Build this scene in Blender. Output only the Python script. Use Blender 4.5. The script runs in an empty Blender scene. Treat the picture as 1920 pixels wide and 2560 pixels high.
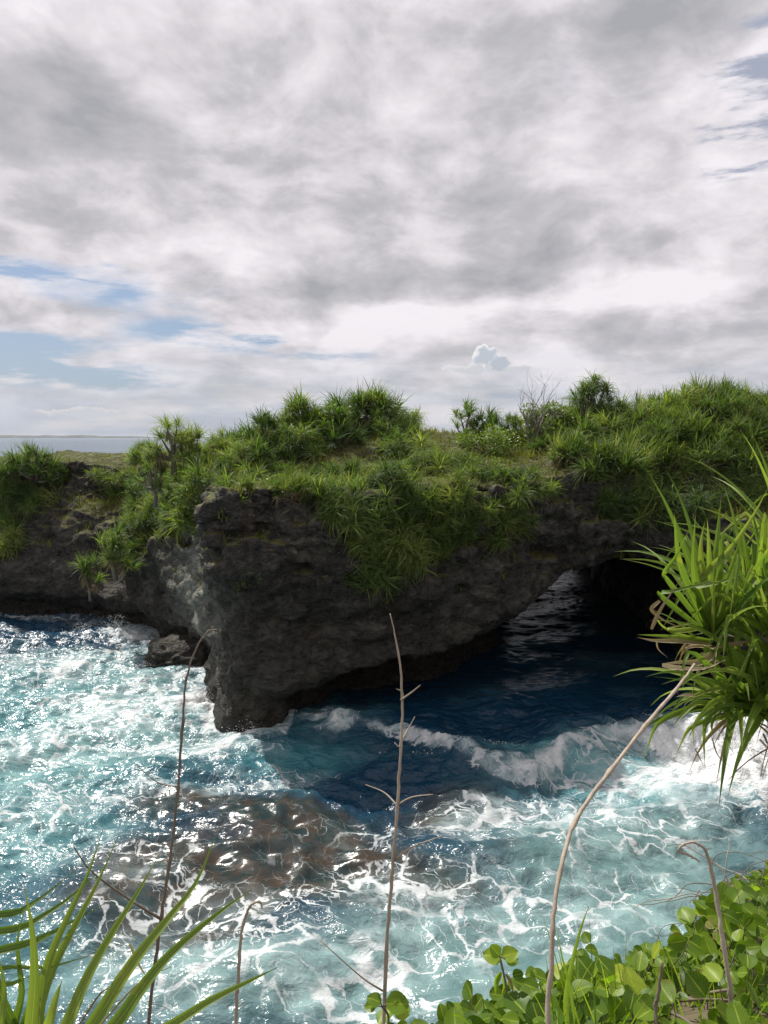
import bpy, math, random
import numpy as np
from mathutils import Vector, Matrix, Quaternion
from mathutils.bvhtree import BVHTree

SC = bpy.context.scene
COL = SC.collection
random.seed(7)
RNG = np.random.default_rng(7)

# ------------------------------------------------------------------ camera
EYE = 14.0
PITCH = math.radians(5.74)
cam = bpy.data.cameras.new("camera")
cam.sensor_fit = 'VERTICAL'
cam.sensor_height = 24.0
cam.lens = 12.0 * 1862.0 / 1280.0
cam.clip_start = 0.05
cam.clip_end = 60000.0
camo = bpy.data.objects.new("camera", cam)
camo.location = (0, 0, EYE)
camo.rotation_euler = (math.pi / 2 - PITCH, 0, 0)
COL.objects.link(camo)
SC.camera = camo

# ------------------------------------------------------------------ sun, sky
SUN_AZ = math.radians(-41.0)      # measured from +Y towards +X
SUN_EL = math.radians(53.0)
SUN_DIR = Vector((math.sin(SUN_AZ) * math.cos(SUN_EL), math.cos(SUN_AZ) * math.cos(SUN_EL), math.sin(SUN_EL)))
sl = bpy.data.lights.new("sun", 'SUN')
sl.energy = 5.0
sl.angle = math.radians(0.6)
sl.color = (1.0, 0.955, 0.88)
so = bpy.data.objects.new("sun", sl)
so.rotation_euler = (-SUN_DIR).to_track_quat('-Z', 'Y').to_euler()
so.location = SUN_DIR * 200
COL.objects.link(so)

SC.view_settings.view_transform = 'Standard'
SC.view_settings.look = 'None'
SC.view_settings.gamma = 1.0
SC.view_settings.exposure = 0.32
SC.view_settings.use_curve_mapping = False
SC.cycles.use_denoising = True
SC.cycles.max_bounces = 6
SC.cycles.sample_clamp_indirect = 4.0


class NT:
    """small node-graph writer"""
    def __init__(self, tree):
        self.t = tree
        self.t.nodes.clear()

    def n(self, typ, **kw):
        nd = self.t.nodes.new(typ)
        ins = kw.pop('ins', {})
        for k, v in kw.items():
            setattr(nd, k, v)
        for k, v in ins.items():
            self.put(nd, k, v)
        return nd

    def put(self, nd, k, v):
        s = nd.inputs[k]
        if isinstance(v, bpy.types.NodeSocket):
            self.t.links.new(v, s)
        elif isinstance(v, bpy.types.Node):
            self.t.links.new(v.outputs[0], s)
        else:
            if isinstance(v, (tuple, list)) and len(v) == 3 and s.type == 'RGBA':
                v = (*v, 1.0)
            s.default_value = v

    def m(self, op, a, b=0.0, c=0.0, clamp=False):
        nd = self.n('ShaderNodeMath', operation=op, use_clamp=clamp)
        self.put(nd, 0, a); self.put(nd, 1, b)
        if op in ('MULTIPLY_ADD', 'SMOOTH_MIN', 'SMOOTH_MAX', 'COMPARE'):
            self.put(nd, 2, c)
        return nd.outputs[0]

    def vm(self, op, a, b=None, s=None):
        nd = self.n('ShaderNodeVectorMath', operation=op)
        self.put(nd, 0, a)
        if b is not None: self.put(nd, 1, b)
        if s is not None: self.put(nd, 'Scale', s)
        return nd.outputs['Value'] if op in ('DOT_PRODUCT', 'LENGTH', 'DISTANCE') else nd.outputs['Vector']

    def step(self, x, lo, hi, a=0.0, b=1.0):
        nd = self.n('ShaderNodeMapRange', interpolation_type='SMOOTHSTEP')
        self.put(nd, 'Value', x)
        self.put(nd, 'From Min', lo); self.put(nd, 'From Max', hi)
        self.put(nd, 'To Min', a); self.put(nd, 'To Max', b)
        return nd.outputs[0]

    def mix(self, f, a, b, blend='MIX'):
        nd = self.n('ShaderNodeMix', data_type='RGBA', blend_type=blend)
        self.put(nd, 0, f); self.put(nd, 6, a); self.put(nd, 7, b)
        return nd.outputs[2]

    def noise(self, vec, scale, detail=4.0, rough=0.5, dist=0.0, lac=2.0, out=0):
        nd = self.n('ShaderNodeTexNoise')
        self.put(nd, 'Vector', vec)
        self.put(nd, 'Scale', scale); self.put(nd, 'Detail', detail)
        self.put(nd, 'Roughness', rough); self.put(nd, 'Distortion', dist); self.put(nd, 'Lacunarity', lac)
        return nd.outputs[out]

    def vor(self, vec, scale, feature='F1', rand=1.0, out='Distance', detail=0.0):
        nd = self.n('ShaderNodeTexVoronoi', feature=feature)
        self.put(nd, 'Vector', vec); self.put(nd, 'Scale', scale); self.put(nd, 'Randomness', rand)
        if 'Detail' in nd.inputs: self.put(nd, 'Detail', detail)
        return nd.outputs[out]

    def ramp(self, f, stops, interp='LINEAR'):
        nd = self.n('ShaderNodeValToRGB')
        self.put(nd, 0, f)
        cr = nd.color_ramp
        cr.interpolation = interp
        while len(cr.elements) < len(stops):
            cr.elements.new(0.5)
        for e, (p, c) in zip(cr.elements, stops):
            e.position = p
            e.color = (*c, 1.0) if len(c) == 3 else c
        return nd.outputs[0]

    def attr(self, name, out='Fac'):
        return self.n('ShaderNodeAttribute', attribute_name=name).outputs[out]


def pix_dir(u, v):
    """direction of a point of the photograph (as shown 1659 x 2212), at unit depth"""
    k = 1.15732
    cx = (u * k - 960) / 1862
    cy = (1280 - v * k) / 1862
    return Vector((cx, math.cos(PITCH) + cy * math.sin(PITCH), cy * math.cos(PITCH) - math.sin(PITCH)))


def at(u, v, y):
    d = pix_dir(u, v)
    return Vector((0, 0, EYE)) + d * (y / d.y)


def sea_at(u, v):
    d = pix_dir(u, v)
    return Vector((0, 0, EYE)) + d * (EYE / -d.z)


world = bpy.data.worlds.new("World")
SC.world = world
world.use_nodes = True
w = NT(world.node_tree)
sky = w.n('ShaderNodeTexSky', sky_type='NISHITA', sun_disc=False, sun_elevation=SUN_EL, sun_rotation=SUN_AZ,
          altitude=10.0, air_density=1.0, dust_density=1.6, ozone_density=1.0)
tc = w.n('ShaderNodeTexCoord')
D = tc.outputs['Generated']
sep = w.n('ShaderNodeSeparateXYZ', ins={0: D})
zc = w.m('MAXIMUM', sep.outputs[2], 0.0)
den = w.m('ADD', zc, 0.20)
px = w.m('DIVIDE', sep.outputs[0], den)
py = w.m('DIVIDE', sep.outputs[1], den)
P = w.n('ShaderNodeCombineXYZ', ins={0: px, 1: py, 2: 0.0}).outputs[0]


def lobe(u, v, ru, rv, tilt=0.0):
    """1 in the middle of an opening or bank of cloud seen about (u, v), falling off to 0; sizes in degrees"""
    d = pix_dir(u, v).normalized()
    r = d.cross(Vector((0, 0, 1))).normalized()
    q = r.cross(d)
    ct, st = math.cos(math.radians(tilt)), math.sin(math.radians(tilt))
    r, q = r * ct + q * st, q * ct - r * st
    a = w.m('DIVIDE', w.vm('DOT_PRODUCT', D, tuple(r)), math.radians(ru))
    b = w.m('DIVIDE', w.vm('DOT_PRODUCT', D, tuple(q)), math.radians(rv))
    rr = w.m('ADD', w.m('MULTIPLY', a, a), w.m('MULTIPLY', b, b))
    front = w.step(w.vm('DOT_PRODUCT', D, tuple(d)), 0.2, 0.4)
    return w.m('MULTIPLY', w.m('EXPONENT', w.m('MULTIPLY', rr, -1.0)), front)


def addall(lst):
    s = lst[0]
    for x in lst[1:]:
        s = w.m('ADD', s, x)
    return s


Pw = w.vm('ADD', P, w.vm('SCALE', w.noise(P, 1.5, 2, 0.5, out=1), s=0.40))
cov_n = w.noise(Pw, 1.6, 6, 0.58)
shade_n = w.noise(w.vm('ADD', Pw, (7.3, 2.1, 0.0)), 1.7, 6, 0.55)
fine_n = w.noise(w.vm('MULTIPLY', w.vm('ADD', D, w.vm('SCALE', w.noise(D, 5.0, 2, 0.5, out=1), s=0.10)), (1.0, 1.0, 1.8)), 6.5, 6, 0.60)
# openings where blue shows
gaps = addall([w.m('MULTIPLY', lobe(80, 585, 6.2, 1.25, -5), 0.72),
               w.m('MULTIPLY', lobe(60, 800, 9.5, 1.3, -3), 0.66),
               w.m('MULTIPLY', lobe(30, 735, 5.0, 0.9, 0), 0.40),
               w.m('MULTIPLY', lobe(410, 710, 2.2, 0.8, 6), 0.55),
               w.m('MULTIPLY', lobe(610, 748, 5.5, 0.75, -5), 0.56),
               w.m('MULTIPLY', lobe(1640, 250, 5.2, 5.6, 30), 0.66),
               w.m('MULTIPLY', lobe(1440, 330, 3.5, 1.6, 25), 0.16)])
wisp = w.noise(w.vm('MULTIPLY', D, (1.0, 1.0, 5.5)), 5.0, 6, 0.62)
cov = w.m('SUBTRACT', w.m('ADD', cov_n, 0.20), w.m('MULTIPLY', gaps, w.step(wisp, 0.34, 0.60, 1.2, 0.30)))
cov = w.m('ADD', cov, w.m('MULTIPLY', w.m('SUBTRACT', fine_n, 0.5), 0.20))
cover = w.step(cov, 0.34, 0.62)
# heavier, greyer banks
banks = addall([w.m('MULTIPLY', lobe(430, 520, 13, 2.6, -6), 0.20),
                w.m('MULTIPLY', lobe(950, 410, 8, 3.0, -8), 0.20),
                w.m('MULTIPLY', lobe(1000, 610, 14, 1.6, 2), 0.15),
                w.m('MULTIPLY', lobe(250, 270, 8, 3.5, -15), 0.14),
                w.m('MULTIPLY', lobe(600, 300, 7, 3.0, -10), 0.10),
                w.m('MULTIPLY', lobe(250, 672, 5.5, 0.6, -2), 0.22),
                w.m('MULTIPLY', lobe(1560, 720, 5, 1.0, 0), 0.12),
                w.m('MULTIPLY', lobe(1400, 90, 9, 4.0, 20), 0.16)])
dens = w.m('SUBTRACT', w.m('ADD', w.m('MULTIPLY', shade_n, 1.25), w.m('MULTIPLY', fine_n, 1.0)), 0.645)
dens = w.m('SUBTRACT', w.m('SUBTRACT', 1.0, dens), banks)
sunness = w.m('MAXIMUM', w.vm('DOT_PRODUCT', D, tuple(SUN_DIR)), 0.0)
glow = w.m('MULTIPLY', w.m('POWER', sunness, 7.0), 0.20)
ccol = w.ramp(w.m('ADD', dens, glow, clamp=True),
              [(0.17, (0.325, 0.328, 0.35)), (0.35, (0.445, 0.432, 0.457)), (0.48, (0.585, 0.558, 0.585)), (0.64, (0.735, 0.700, 0.730))])
# air between the clouds and the eye whitens the lowest degrees
low = w.step(sep.outputs[2], 0.0, 0.16, 1.0, 0.0)
lowc = w.mix(w.step(wisp, 0.42, 0.62), (0.40, 0.44, 0.51), (0.55, 0.545, 0.565))
ccol = w.mix(w.m('MULTIPLY', low, 0.8), ccol, lowc)
skyb = w.mix(1.0, sky.outputs[0], (0.1, 0.1, 0.1), 'MULTIPLY')
skyb = w.mix(0.65, skyb, (0.16, 0.245, 0.40))
skyb = w.mix(w.m('MULTIPLY', lobe(1640, 250, 9, 9, 30), 0.85), skyb, (0.345, 0.355, 0.42))
base = w.mix(w.m('MULTIPLY', cover, w.step(sep.outputs[2], 0.0, 0.03, 0.55, 1.0)), skyb, ccol)


# small heaped clouds standing near the horizon
def heap(u, v, ru, rv, lit, dark, col, seed, scale=60.0, wobk=1.3):
    d = pix_dir(u, v).normalized()
    r = d.cross(Vector((0, 0, 1))).normalized()
    q = r.cross(d)
    wob = w.noise(w.vm('ADD', D, (seed, 0.0, 0.0)), scale, 4, 0.62, out=1)
    wob = w.vm('SCALE', w.vm('SUBTRACT', wob, (0.5, 0.5, 0.5)), s=math.radians(rv * wobk))
    Dw = w.vm('ADD', D, wob)
    a = w.m('DIVIDE', w.vm('DOT_PRODUCT', Dw, tuple(r)), math.radians(ru))
    b = w.m('DIVIDE', w.vm('DOT_PRODUCT', Dw, tuple(q)), math.radians(rv))
    b = w.m('MULTIPLY', b, w.step(b, -0.1, 0.1, 1.7, 1.0))
    rr = w.m('ADD', w.m('MULTIPLY', a, a), w.m('MULTIPLY', b, b))
    front = w.m('GREATER_THAN', w.vm('DOT_PRODUCT', D, tuple(d)), 0.5)
    soft = w.step(b, -0.7, 0.1, 0.45, 0.10)
    body = w.m('MULTIPLY', w.step(rr, w.m('SUBTRACT', 1.0, soft), 1.0, 1.0, 0.0), front)
    edge = w.step(w.m('ADD', rr, w.m('MULTIPLY', w.m('SUBTRACT', b, w.m('MULTIPLY', a, 0.8)), 0.35)), 0.35, 1.15)
    c = w.mix(edge, dark, lit)
    return w.mix(body, col, c)


base = heap(1050, 800, 3.4, 0.55, (0.60, 0.59, 0.605), (0.50, 0.51, 0.54), base, 11.0, 40.0, 2.5)
base = heap(1074, 786, 1.15, 0.85, (0.66, 0.65, 0.66), (0.40, 0.435, 0.49), base, 0.0, 60.0, 2.2)
base = heap(1048, 772, 0.9, 0.95, (0.72, 0.71, 0.72), (0.42, 0.455, 0.505), base, 2.0, 60.0, 2.0)
base = heap(180, 892, 3.2, 0.42, (0.56, 0.545, 0.56), (0.48, 0.495, 0.53), base, 5.0, 55.0, 3.0)
base = w.mix(1.0, base, (10.0, 10.0, 10.0), 'MULTIPLY')
bg = w.n('ShaderNodeBackground', ins={0: base, 1: 0.1})
world.cycles.sampling_method = 'MANUAL'
world.cycles.sample_map_resolution = 256
w.n('ShaderNodeOutputWorld', ins={0: bg.outputs[0]})

# ------------------------------------------------------------------ helpers
_TAB = np.random.default_rng(11).random((32, 32, 32)).astype(np.float32)


def vnoise(p):
    p = np.asarray(p, dtype=np.float32)
    i = np.floor(p).astype(np.int32)
    f = p - i
    f = f * f * (3 - 2 * f)
    i0 = i & 31
    i1 = (i + 1) & 31
    x0, y0, z0 = i0[..., 0], i0[..., 1], i0[..., 2]
    x1, y1, z1 = i1[..., 0], i1[..., 1], i1[..., 2]
    fx, fy, fz = f[..., 0], f[..., 1], f[..., 2]
    a = _TAB[x0, y0, z0] * (1 - fx) + _TAB[x1, y0, z0] * fx
    b = _TAB[x0, y1, z0] * (1 - fx) + _TAB[x1, y1, z0] * fx
    c = _TAB[x0, y0, z1] * (1 - fx) + _TAB[x1, y0, z1] * fx
    e = _TAB[x0, y1, z1] * (1 - fx) + _TAB[x1, y1, z1] * fx
    a = a * (1 - fy) + b * fy
    c = c * (1 - fy) + e * fy
    return (a * (1 - fz) + c * fz) * 2 - 1


def fbm(p, octv=4, gain=0.5, lac=2.03):
    p = np.asarray(p, dtype=np.float32)
    s = 0
    a = 1.0
    for k in range(octv):
        s = s + a * vnoise(p + 17.13 * k)
        p = p * lac
        a *= gain
    return s


def sst(x, a, b):
    t = np.clip((x - a) / (b - a), 0, 1)
    return t * t * (3 - 2 * t)


def sdpoly(X, Y, poly):
    """signed distance to a polygon in plan, negative inside"""
    poly = np.array(poly, dtype=np.float64)
    d = np.full(X.shape, 1e9)
    s = np.ones(X.shape)
    n = len(poly)
    for i in range(n):
        a = poly[i]; b = poly[i - 1]
        ex, ey = b - a
        wx, wy = X - a[0], Y - a[1]
        t = np.clip((wx * ex + wy * ey) / (ex * ex + ey * ey), 0, 1)
        bx, by = wx - ex * t, wy - ey * t
        d = np.minimum(d, bx * bx + by * by)
        c1 = Y >= a[1]; c2 = Y < b[1]; c3 = ex * wy > ey * wx
        fl = (c1 & c2 & c3) | (~c1 & ~c2 & ~c3)
        s = np.where(fl, -s, s)
    return s * np.sqrt(d)


def mesh_from(name, verts, faces, mat=None, smooth=True, attrs=None):
    me = bpy.data.meshes.new(name)
    verts = np.asarray(verts, dtype=np.float32)
    if isinstance(faces, np.ndarray):
        k = faces.shape[1]
        me.vertices.add(len(verts))
        me.vertices.foreach_set("co", verts.ravel())
        me.loops.add(faces.size)
        me.loops.foreach_set("vertex_index", faces.astype(np.int32).ravel())
        me.polygons.add(len(faces))
        me.polygons.foreach_set("loop_start", np.arange(0, faces.size, k, dtype=np.int32))
        me.update(calc_edges=True)
    else:
        me.from_pydata([tuple(v) for v in verts], [], faces)
        me.update()
    me.polygons.foreach_set("use_smooth", np.full(len(me.polygons), smooth, dtype=bool))
    for k, v in (attrs or {}).items():
        at_ = me.attributes.new(k, 'FLOAT', 'POINT')
        at_.data.foreach_set("value", np.asarray(v, dtype=np.float32))
    if mat: me.materials.append(mat)
    return me


def link(name, me, parent=None, loc=None, rot=None, scale=None):
    o = bpy.data.objects.new(name, me)
    COL.objects.link(o)
    if parent is not None: o.parent = parent
    if loc is not None: o.location = loc
    if rot is not None:
        o.rotation_mode = 'QUATERNION'
        o.rotation_quaternion = rot
    if scale is not None: o.scale = (scale, scale, scale) if isinstance(scale, (int, float)) else scale
    return o


def tag(o, label=None, cat=None, group=None, kind=None):
    if label: o['label'] = label
    if cat: o['category'] = cat
    if group: o['group'] = group
    if kind: o['kind'] = kind
    return o


def new_mat(name):
    m = bpy.data.materials.new(name)
    m.use_nodes = True
    return m, NT(m.node_tree)
# ------------------------------------------------------------------ materials of the setting
def rock_material():
    m, g = new_mat("weathered_limestone")
    geo = g.n('ShaderNodeNewGeometry')
    tco = g.n('ShaderNodeTexCoord').outputs['Object']
    sp = g.n('ShaderNodeSeparateXYZ', ins={0: tco})
    nz = g.n('ShaderNodeSeparateXYZ', ins={0: geo.outputs['Normal']}).outputs[2]
    st = g.vm('MULTIPLY', tco, (0.75, 0.75, 1.2))
    n1 = g.noise(st, 0.55, 8, 0.6, 0.4)
    n2 = g.noise(tco, 2.6, 8, 0.65)
    n3 = g.noise(tco, 11.0, 5, 0.6)
    dark = g.mix(g.step(n2, 0.3, 0.7), (0.010, 0.0095, 0.009), (0.054, 0.050, 0.044))
    pale = g.mix(n3, (0.055, 0.053, 0.044), (0.140, 0.130, 0.110))
    col = g.mix(g.step(n1, 0.50, 0.66), dark, pale)
    streak = g.noise(g.vm('MULTIPLY', tco, (1.9, 1.9, 0.16)), 1.0, 5, 0.6, 0.3)
    col = g.mix(g.m('MULTIPLY', g.step(streak, 0.55, 0.72), 0.28), col, (0.13, 0.135, 0.12))
    col = g.mix(g.m('MULTIPLY', g.step(g.noise(tco, 1.3, 5, 0.6), 0.60, 0.72), 0.4), col, (0.095, 0.075, 0.055))
    # pale, sharp-edged weathering on the broken upper rock
    pit = g.noise(g.vm('MULTIPLY', tco, (1.0, 1.0, 1.8)), 4.5, 6, 0.7)
    col = g.mix(g.m('MULTIPLY', g.step(pit, 0.56, 0.66), g.step(sp.outputs[2], 5.5, 10.0, 0.05, 0.6)), col, (0.24, 0.23, 0.225))
    side = g.attr('bare')
    col = g.mix(g.m('MULTIPLY', side, g.step(n2, 0.25, 0.6, 0.55, 1.0)), col, g.mix(streak, (0.15, 0.165, 0.14), (0.38, 0.38, 0.335)))
    # weed and barnacles in the splash zone, with the underside's deep shade painted above
    tide_shade = g.step(g.m('ADD', sp.outputs[2], g.m('MULTIPLY', n2, 2.6)), 1.8, 6.2, 1.0, 0.0)
    col = g.mix(g.m('MULTIPLY', tide_shade, 0.88), col, g.mix(g.step(n3, 0.35, 0.7), (0.008, 0.007, 0.006), (0.052, 0.044, 0.030)))
    # soil and dry litter on the flat tops
    soil = g.mix(n2, (0.048, 0.046, 0.012), (0.120, 0.112, 0.020))
    soil = g.mix(g.step(g.noise(tco, 0.35, 5, 0.6), 0.45, 0.6), soil, (0.11, 0.13, 0.035))
    ontop = g.m('MULTIPLY', g.step(nz, 0.62, 0.82), g.step(sp.outputs[2], 5.0, 7.5))
    col = g.mix(ontop, col, soil)
    rdg = g.m('ABSOLUTE', g.m('SUBTRACT', g.noise(g.vm('ADD', st, (4.0, 0.0, 0.0)), 1.4, 6, 0.6, 0.4), 0.5))
    bsum = g.m('ADD', g.m('MULTIPLY', g.noise(st, 2.6, 8, 0.68, 0.3), 0.60), g.m('MULTIPLY', n3, 0.16))
    pits = g.vor(g.vm('ADD', st, g.vm('SCALE', g.noise(tco, 3.0, 3, out=1), s=0.25)), 3.2, 'F1')
    bsum = g.m('ADD', bsum, g.m('MULTIPLY', pits, g.step(sp.outputs[2], 6.0, 9.5, 0.12, 0.36)))
    bsum = g.m('ADD', bsum, g.step(rdg, 0.0, 0.10, 0.0, 0.30))
    col = g.mix(g.step(pits, 0.14, 0.46, 0.0, 0.20), col, (0.17, 0.16, 0.14))
    rust = g.noise(g.vm('MULTIPLY', tco, (0.8, 0.8, 0.3)), 1.1, 5, 0.65)
    col = g.mix(g.step(rust, 0.58, 0.70, 0.0, 0.40), col, (0.095, 0.062, 0.038))
    col = g.mix(g.step(rdg, 0.0, 0.035, 0.55, 0.0), col, (0.010, 0.010, 0.011))
    b = g.n('ShaderNodeBump', ins={'Strength': 0.9, 'Distance': 0.42, 'Height': bsum})
    p = g.n('ShaderNodeBsdfPrincipled', ins={'Base Color': col, 'Roughness': g.step(tide_shade, 0, 1, 0.85, 0.5), 'Normal': b.outputs[0],
                                             'Specular IOR Level': 0.15})
    g.n('ShaderNodeOutputMaterial', ins={0: p.outputs[0]})
    return m


ROCK = rock_material()


def surface_nets(F, origin, h):
    nx, ny, nz = F.shape
    S = F < 0
    c = np.zeros((nx - 1, ny - 1, nz - 1), dtype=np.int8)
    for dx in (0, 1):
        for dy in (0, 1):
            for dz in (0, 1):
                c += S[dx:nx - 1 + dx, dy:ny - 1 + dy, dz:nz - 1 + dz]
    act = (c > 0) & (c < 8)
    idx = np.full(act.shape, -1, dtype=np.int32)
    I, J, K = np.nonzero(act)
    idx[I, J, K] = np.arange(len(I))
    corners = [(dx, dy, dz) for dx in (0, 1) for dy in (0, 1) for dz in (0, 1)]
    V = np.zeros((len(I), 3)); N = np.zeros(len(I))
    for a in range(8):
        for b in range(a + 1, 8):
            ca, cb = corners[a], corners[b]
            if sum(abs(p - q) for p, q in zip(ca, cb)) != 1: continue
            fa = F[I + ca[0], J + ca[1], K + ca[2]]; fb = F[I + cb[0], J + cb[1], K + cb[2]]
            cr = (fa < 0) != (fb < 0)
            t = np.where(cr, fa / np.where(cr, fa - fb, 1), 0)
            for ax in range(3):
                V[:, ax] += np.where(cr, ca[ax] + (cb[ax] - ca[ax]) * t, 0)
            N += cr
    V = V / N[:, None] + np.stack([I, J, K], 1)
    V = V * h + np.array(origin)
    quads = []
    for ax in range(3):
        sl0 = [slice(None)] * 3; sl1 = [slice(None)] * 3
        sl0[ax] = slice(0, -1); sl1[ax] = slice(1, None)
        A = S[tuple(sl0)]; B = S[tuple(sl1)]
        o1, o2 = (ax + 1) % 3, (ax + 2) % 3
        e = np.array(np.nonzero(A != B)).T
        lim = np.array(act.shape)
        ok = (e[:, o1] > 0) & (e[:, o2] > 0) & (e[:, o1] < lim[o1]) & (e[:, o2] < lim[o2]) & (e[:, ax] < lim[ax])
        e = e[ok]
        ina = A[e[:, 0], e[:, 1], e[:, 2]]
        d1 = np.zeros(3, int); d1[o1] = 1
        d2 = np.zeros(3, int); d2[o2] = 1
        g_ = lambda q: idx[q[:, 0], q[:, 1], q[:, 2]]
        q = np.stack([g_(e - d1 - d2), g_(e - d2), g_(e), g_(e - d1)], 1)
        q[~ina] = q[~ina][:, ::-1]
        quads.append(q)
    return V, np.concatenate(quads)


LAND = [(-80, 60), (-45, 59), (-29, 57), (-21, 54.5), (-16.5, 50.5), (-13, 47.5), (-10.4, 43), (-9.0, 38.6), (-7.9, 35.6), (-6.7, 34.3),
        (-4.4, 34.4), (0, 35.6), (5, 38.2), (10, 39.8), (15, 40), (19, 37.5), (21.5, 31), (20.5, 22), (17, 13), (80, 4),
        (80, 92), (25, 92), (10, 91), (0, 100), (-12, 130), (-80, 130)]
CAVE = [(-5.3, 28), (-5.0, 35.5), (-2.5, 40), (3, 43), (7, 48), (9, 56), (11.5, 70), (13.0, 84), (13.5, 96), (24, 96), (23, 84),
        (20.5, 70), (19.5, 50), (18.5, 40), (17.5, 28)]
CEIL_X = [-7, -6.0, -5.2, -2.0, 0.4, 4.0, 5.2, 6.4, 8.3, 10.2, 12.5, 15.2, 17.5, 19.5]
CEIL_Z = [-0.5, 0.2, 1.7, 2.6, 3.0, 2.9, 3.3, 4.3, 5.8, 7.0, 7.7, 8.0, 7.4, 6.0]


def land_height(X, Y):
    mid = 11.2 + 2.5 * sst(Y, 35, 51) - 1.2 * sst(Y, 58, 80)
    mid = mid + 1.6 * sst(X, 9, 20) * sst(Y, 40, 47) - 1.9 * sst(X, 11.5, 15.5) * (1 - sst(Y, 38.5, 45))
    mid = mid + 0.9 * np.exp(-((X - 0) / 7) ** 2 - ((Y - 49) / 6) ** 2) - 0.6 * np.exp(-((X - 7) / 3) ** 2 - ((Y - 44) / 5) ** 2)
    left = 11.6 + 0.0 * X
    k = sst(X, -17, -8)
    h = left * (1 - k) + mid * k
    h = h - 6.2 * np.exp(-((X + 17.5) / 4.2) ** 2 - ((Y - 51) / 5.2) ** 2)       # gully between spur and bay wall
    h = h - 2.2 * np.exp(-((X + 12.0) / 3.0) ** 2 - ((Y - 45) / 4.5) ** 2)
    h = h + 0.5 * np.exp(-((X + 6.0) / 3.0) ** 2 - ((Y - 36) / 3.0) ** 2)
    return h


H = 0.37
gx = np.arange(-46, 31, H, dtype=np.float32); gy = np.arange(11, 110, H, dtype=np.float32); gz = np.arange(-1.4, 18.0, H, dtype=np.float32)
X2, Y2 = np.meshgrid(gx, gy, indexing='ij')
d_land = sdpoly(X2, Y2, LAND).astype(np.float32)
d_cave = sdpoly(X2, Y2, CAVE).astype(np.float32)
hh = land_height(X2, Y2) + 0.45 * fbm(np.stack([X2 * 0.16, Y2 * 0.16, 0 * X2], -1), 4)
hh = hh.astype(np.float32)
ceil = np.interp(X2, CEIL_X, CEIL_Z)
ceil = (ceil + np.where(Y2 > 46, sst(Y2, 46, 60) * 0.5 - sst(Y2, 70, 90) * 3.4, 0)).astype(np.float32)
X3 = gx[:, None, None]; Y3 = gy[None, :, None]; Z3 = gz[None, None, :]
# how far the wall leans out or is cut back at each height
prof = -1.0 * sst(Z3, 7.5, 12.0) * (0.4 + 0.6 * (X3 < -9)) - 4.2 * sst(Z3, 2.5, 11.0) * sst(-X3, 15, 19) + 0.35 * np.sin(Z3 * 1.1 + 0.3 * X3) * (Z3 > 2) - 1.5 * (1 - sst(Z3, 0.8, 2.2)) * (X3 < -12)
toe = 0.9 * (1 - sst(Z3, 0.2, 2.6)) * (np.exp(-((X2 + 6.6) / 1.8) ** 2 - ((Y2 - 35.5) / 3.0) ** 2))[:, :, None] \
    + 0.9 * sst(Z3, 4.0, 8.0) * (np.exp(-((X2 + 7.5) / 2.5) ** 2 - ((Y2 - 35.0) / 4.0) ** 2))[:, :, None]   # rock toe at the prow
wall = d_land[:, :, None] - prof - toe
wall = np.minimum(wall, 6)
top = (Z3 - hh[:, :, None]) * 0.8
F = np.maximum(wall, top)
cave = np.maximum((Z3 - ceil[:, :, None]) * 0.85, d_cave[:, :, None])
near = (np.abs(F) < 2.2) | (np.abs(cave) < 2.2)
I, J, K = np.nonzero(near)
pp = np.stack([gx[I], gy[J], gz[K]], 1).astype(np.float32)
nn = np.zeros(F.shape, dtype=np.float32)
lump = fbm(pp * np.array([0.30, 0.30, 0.42], dtype=np.float32), 3)
ledge = fbm(pp * np.array([0.5, 0.5, 1.0], dtype=np.float32) + 31.0, 3) * (0.55 + 0.45 * sst(pp[:, 2], 6, 9))
nn[I, J, K] = 0.80 * lump + 0.75 * np.abs(ledge) - 0.15
steep = np.clip(1 - sst(wall, -3.0, -1.2) * 0 , 0, 1)
F = np.maximum(F + np.where(top > wall, 0.25, 1.0) * nn, -(cave + 0.6 * nn))
F = F.astype(np.float32)
V0, Q0 = surface_nets(F, (gx[0], gy[0], gz[0]), H)
BVH = BVHTree.FromPolygons([tuple(v) for v in V0], Q0.tolist(), all_triangles=False)

tmp = bpy.data.objects.new("tmp_cliff", mesh_from("tmp_cliff", V0, Q0))
COL.objects.link(tmp)
mo = tmp.modifiers.new("s", 'SUBSURF')
mo.levels = 1; mo.render_levels = 1
dg = bpy.context.evaluated_depsgraph_get()
me2 = bpy.data.meshes.new_from_object(tmp.evaluated_get(dg))
bpy.data.objects.remove(tmp)
n = len(me2.vertices)
co = np.empty(n * 3, dtype=np.float32); me2.vertices.foreach_get("co", co); co = co.reshape(-1, 3)
no = np.empty(n * 3, dtype=np.float32); me2.vertices.foreach_get("normal", no); no = no.reshape(-1, 3)
rk = 1 - sst(no[:, 2], 0.6, 0.85)
craggy = 0.55 + 0.65 * sst(co[:, 2], 5, 9)
a1 = fbm(co * np.array([1.0, 1.0, 1.5], dtype=np.float32), 3)
a2 = 1 - np.abs(fbm(co * np.array([0.8, 0.8, 1.15], dtype=np.float32) + 9.0, 3)) * 1.6
a3 = fbm(co * 3.1 + 5.0, 2)
co += no * ((0.26 * a1 + 0.34 * a2 + 0.17 * a3) * (0.25 + 0.75 * rk) * craggy)[:, None]
me2.vertices.foreach_set("co", co.ravel())
me2.polygons.foreach_set("use_smooth", np.full(len(me2.polygons), True))
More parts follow.
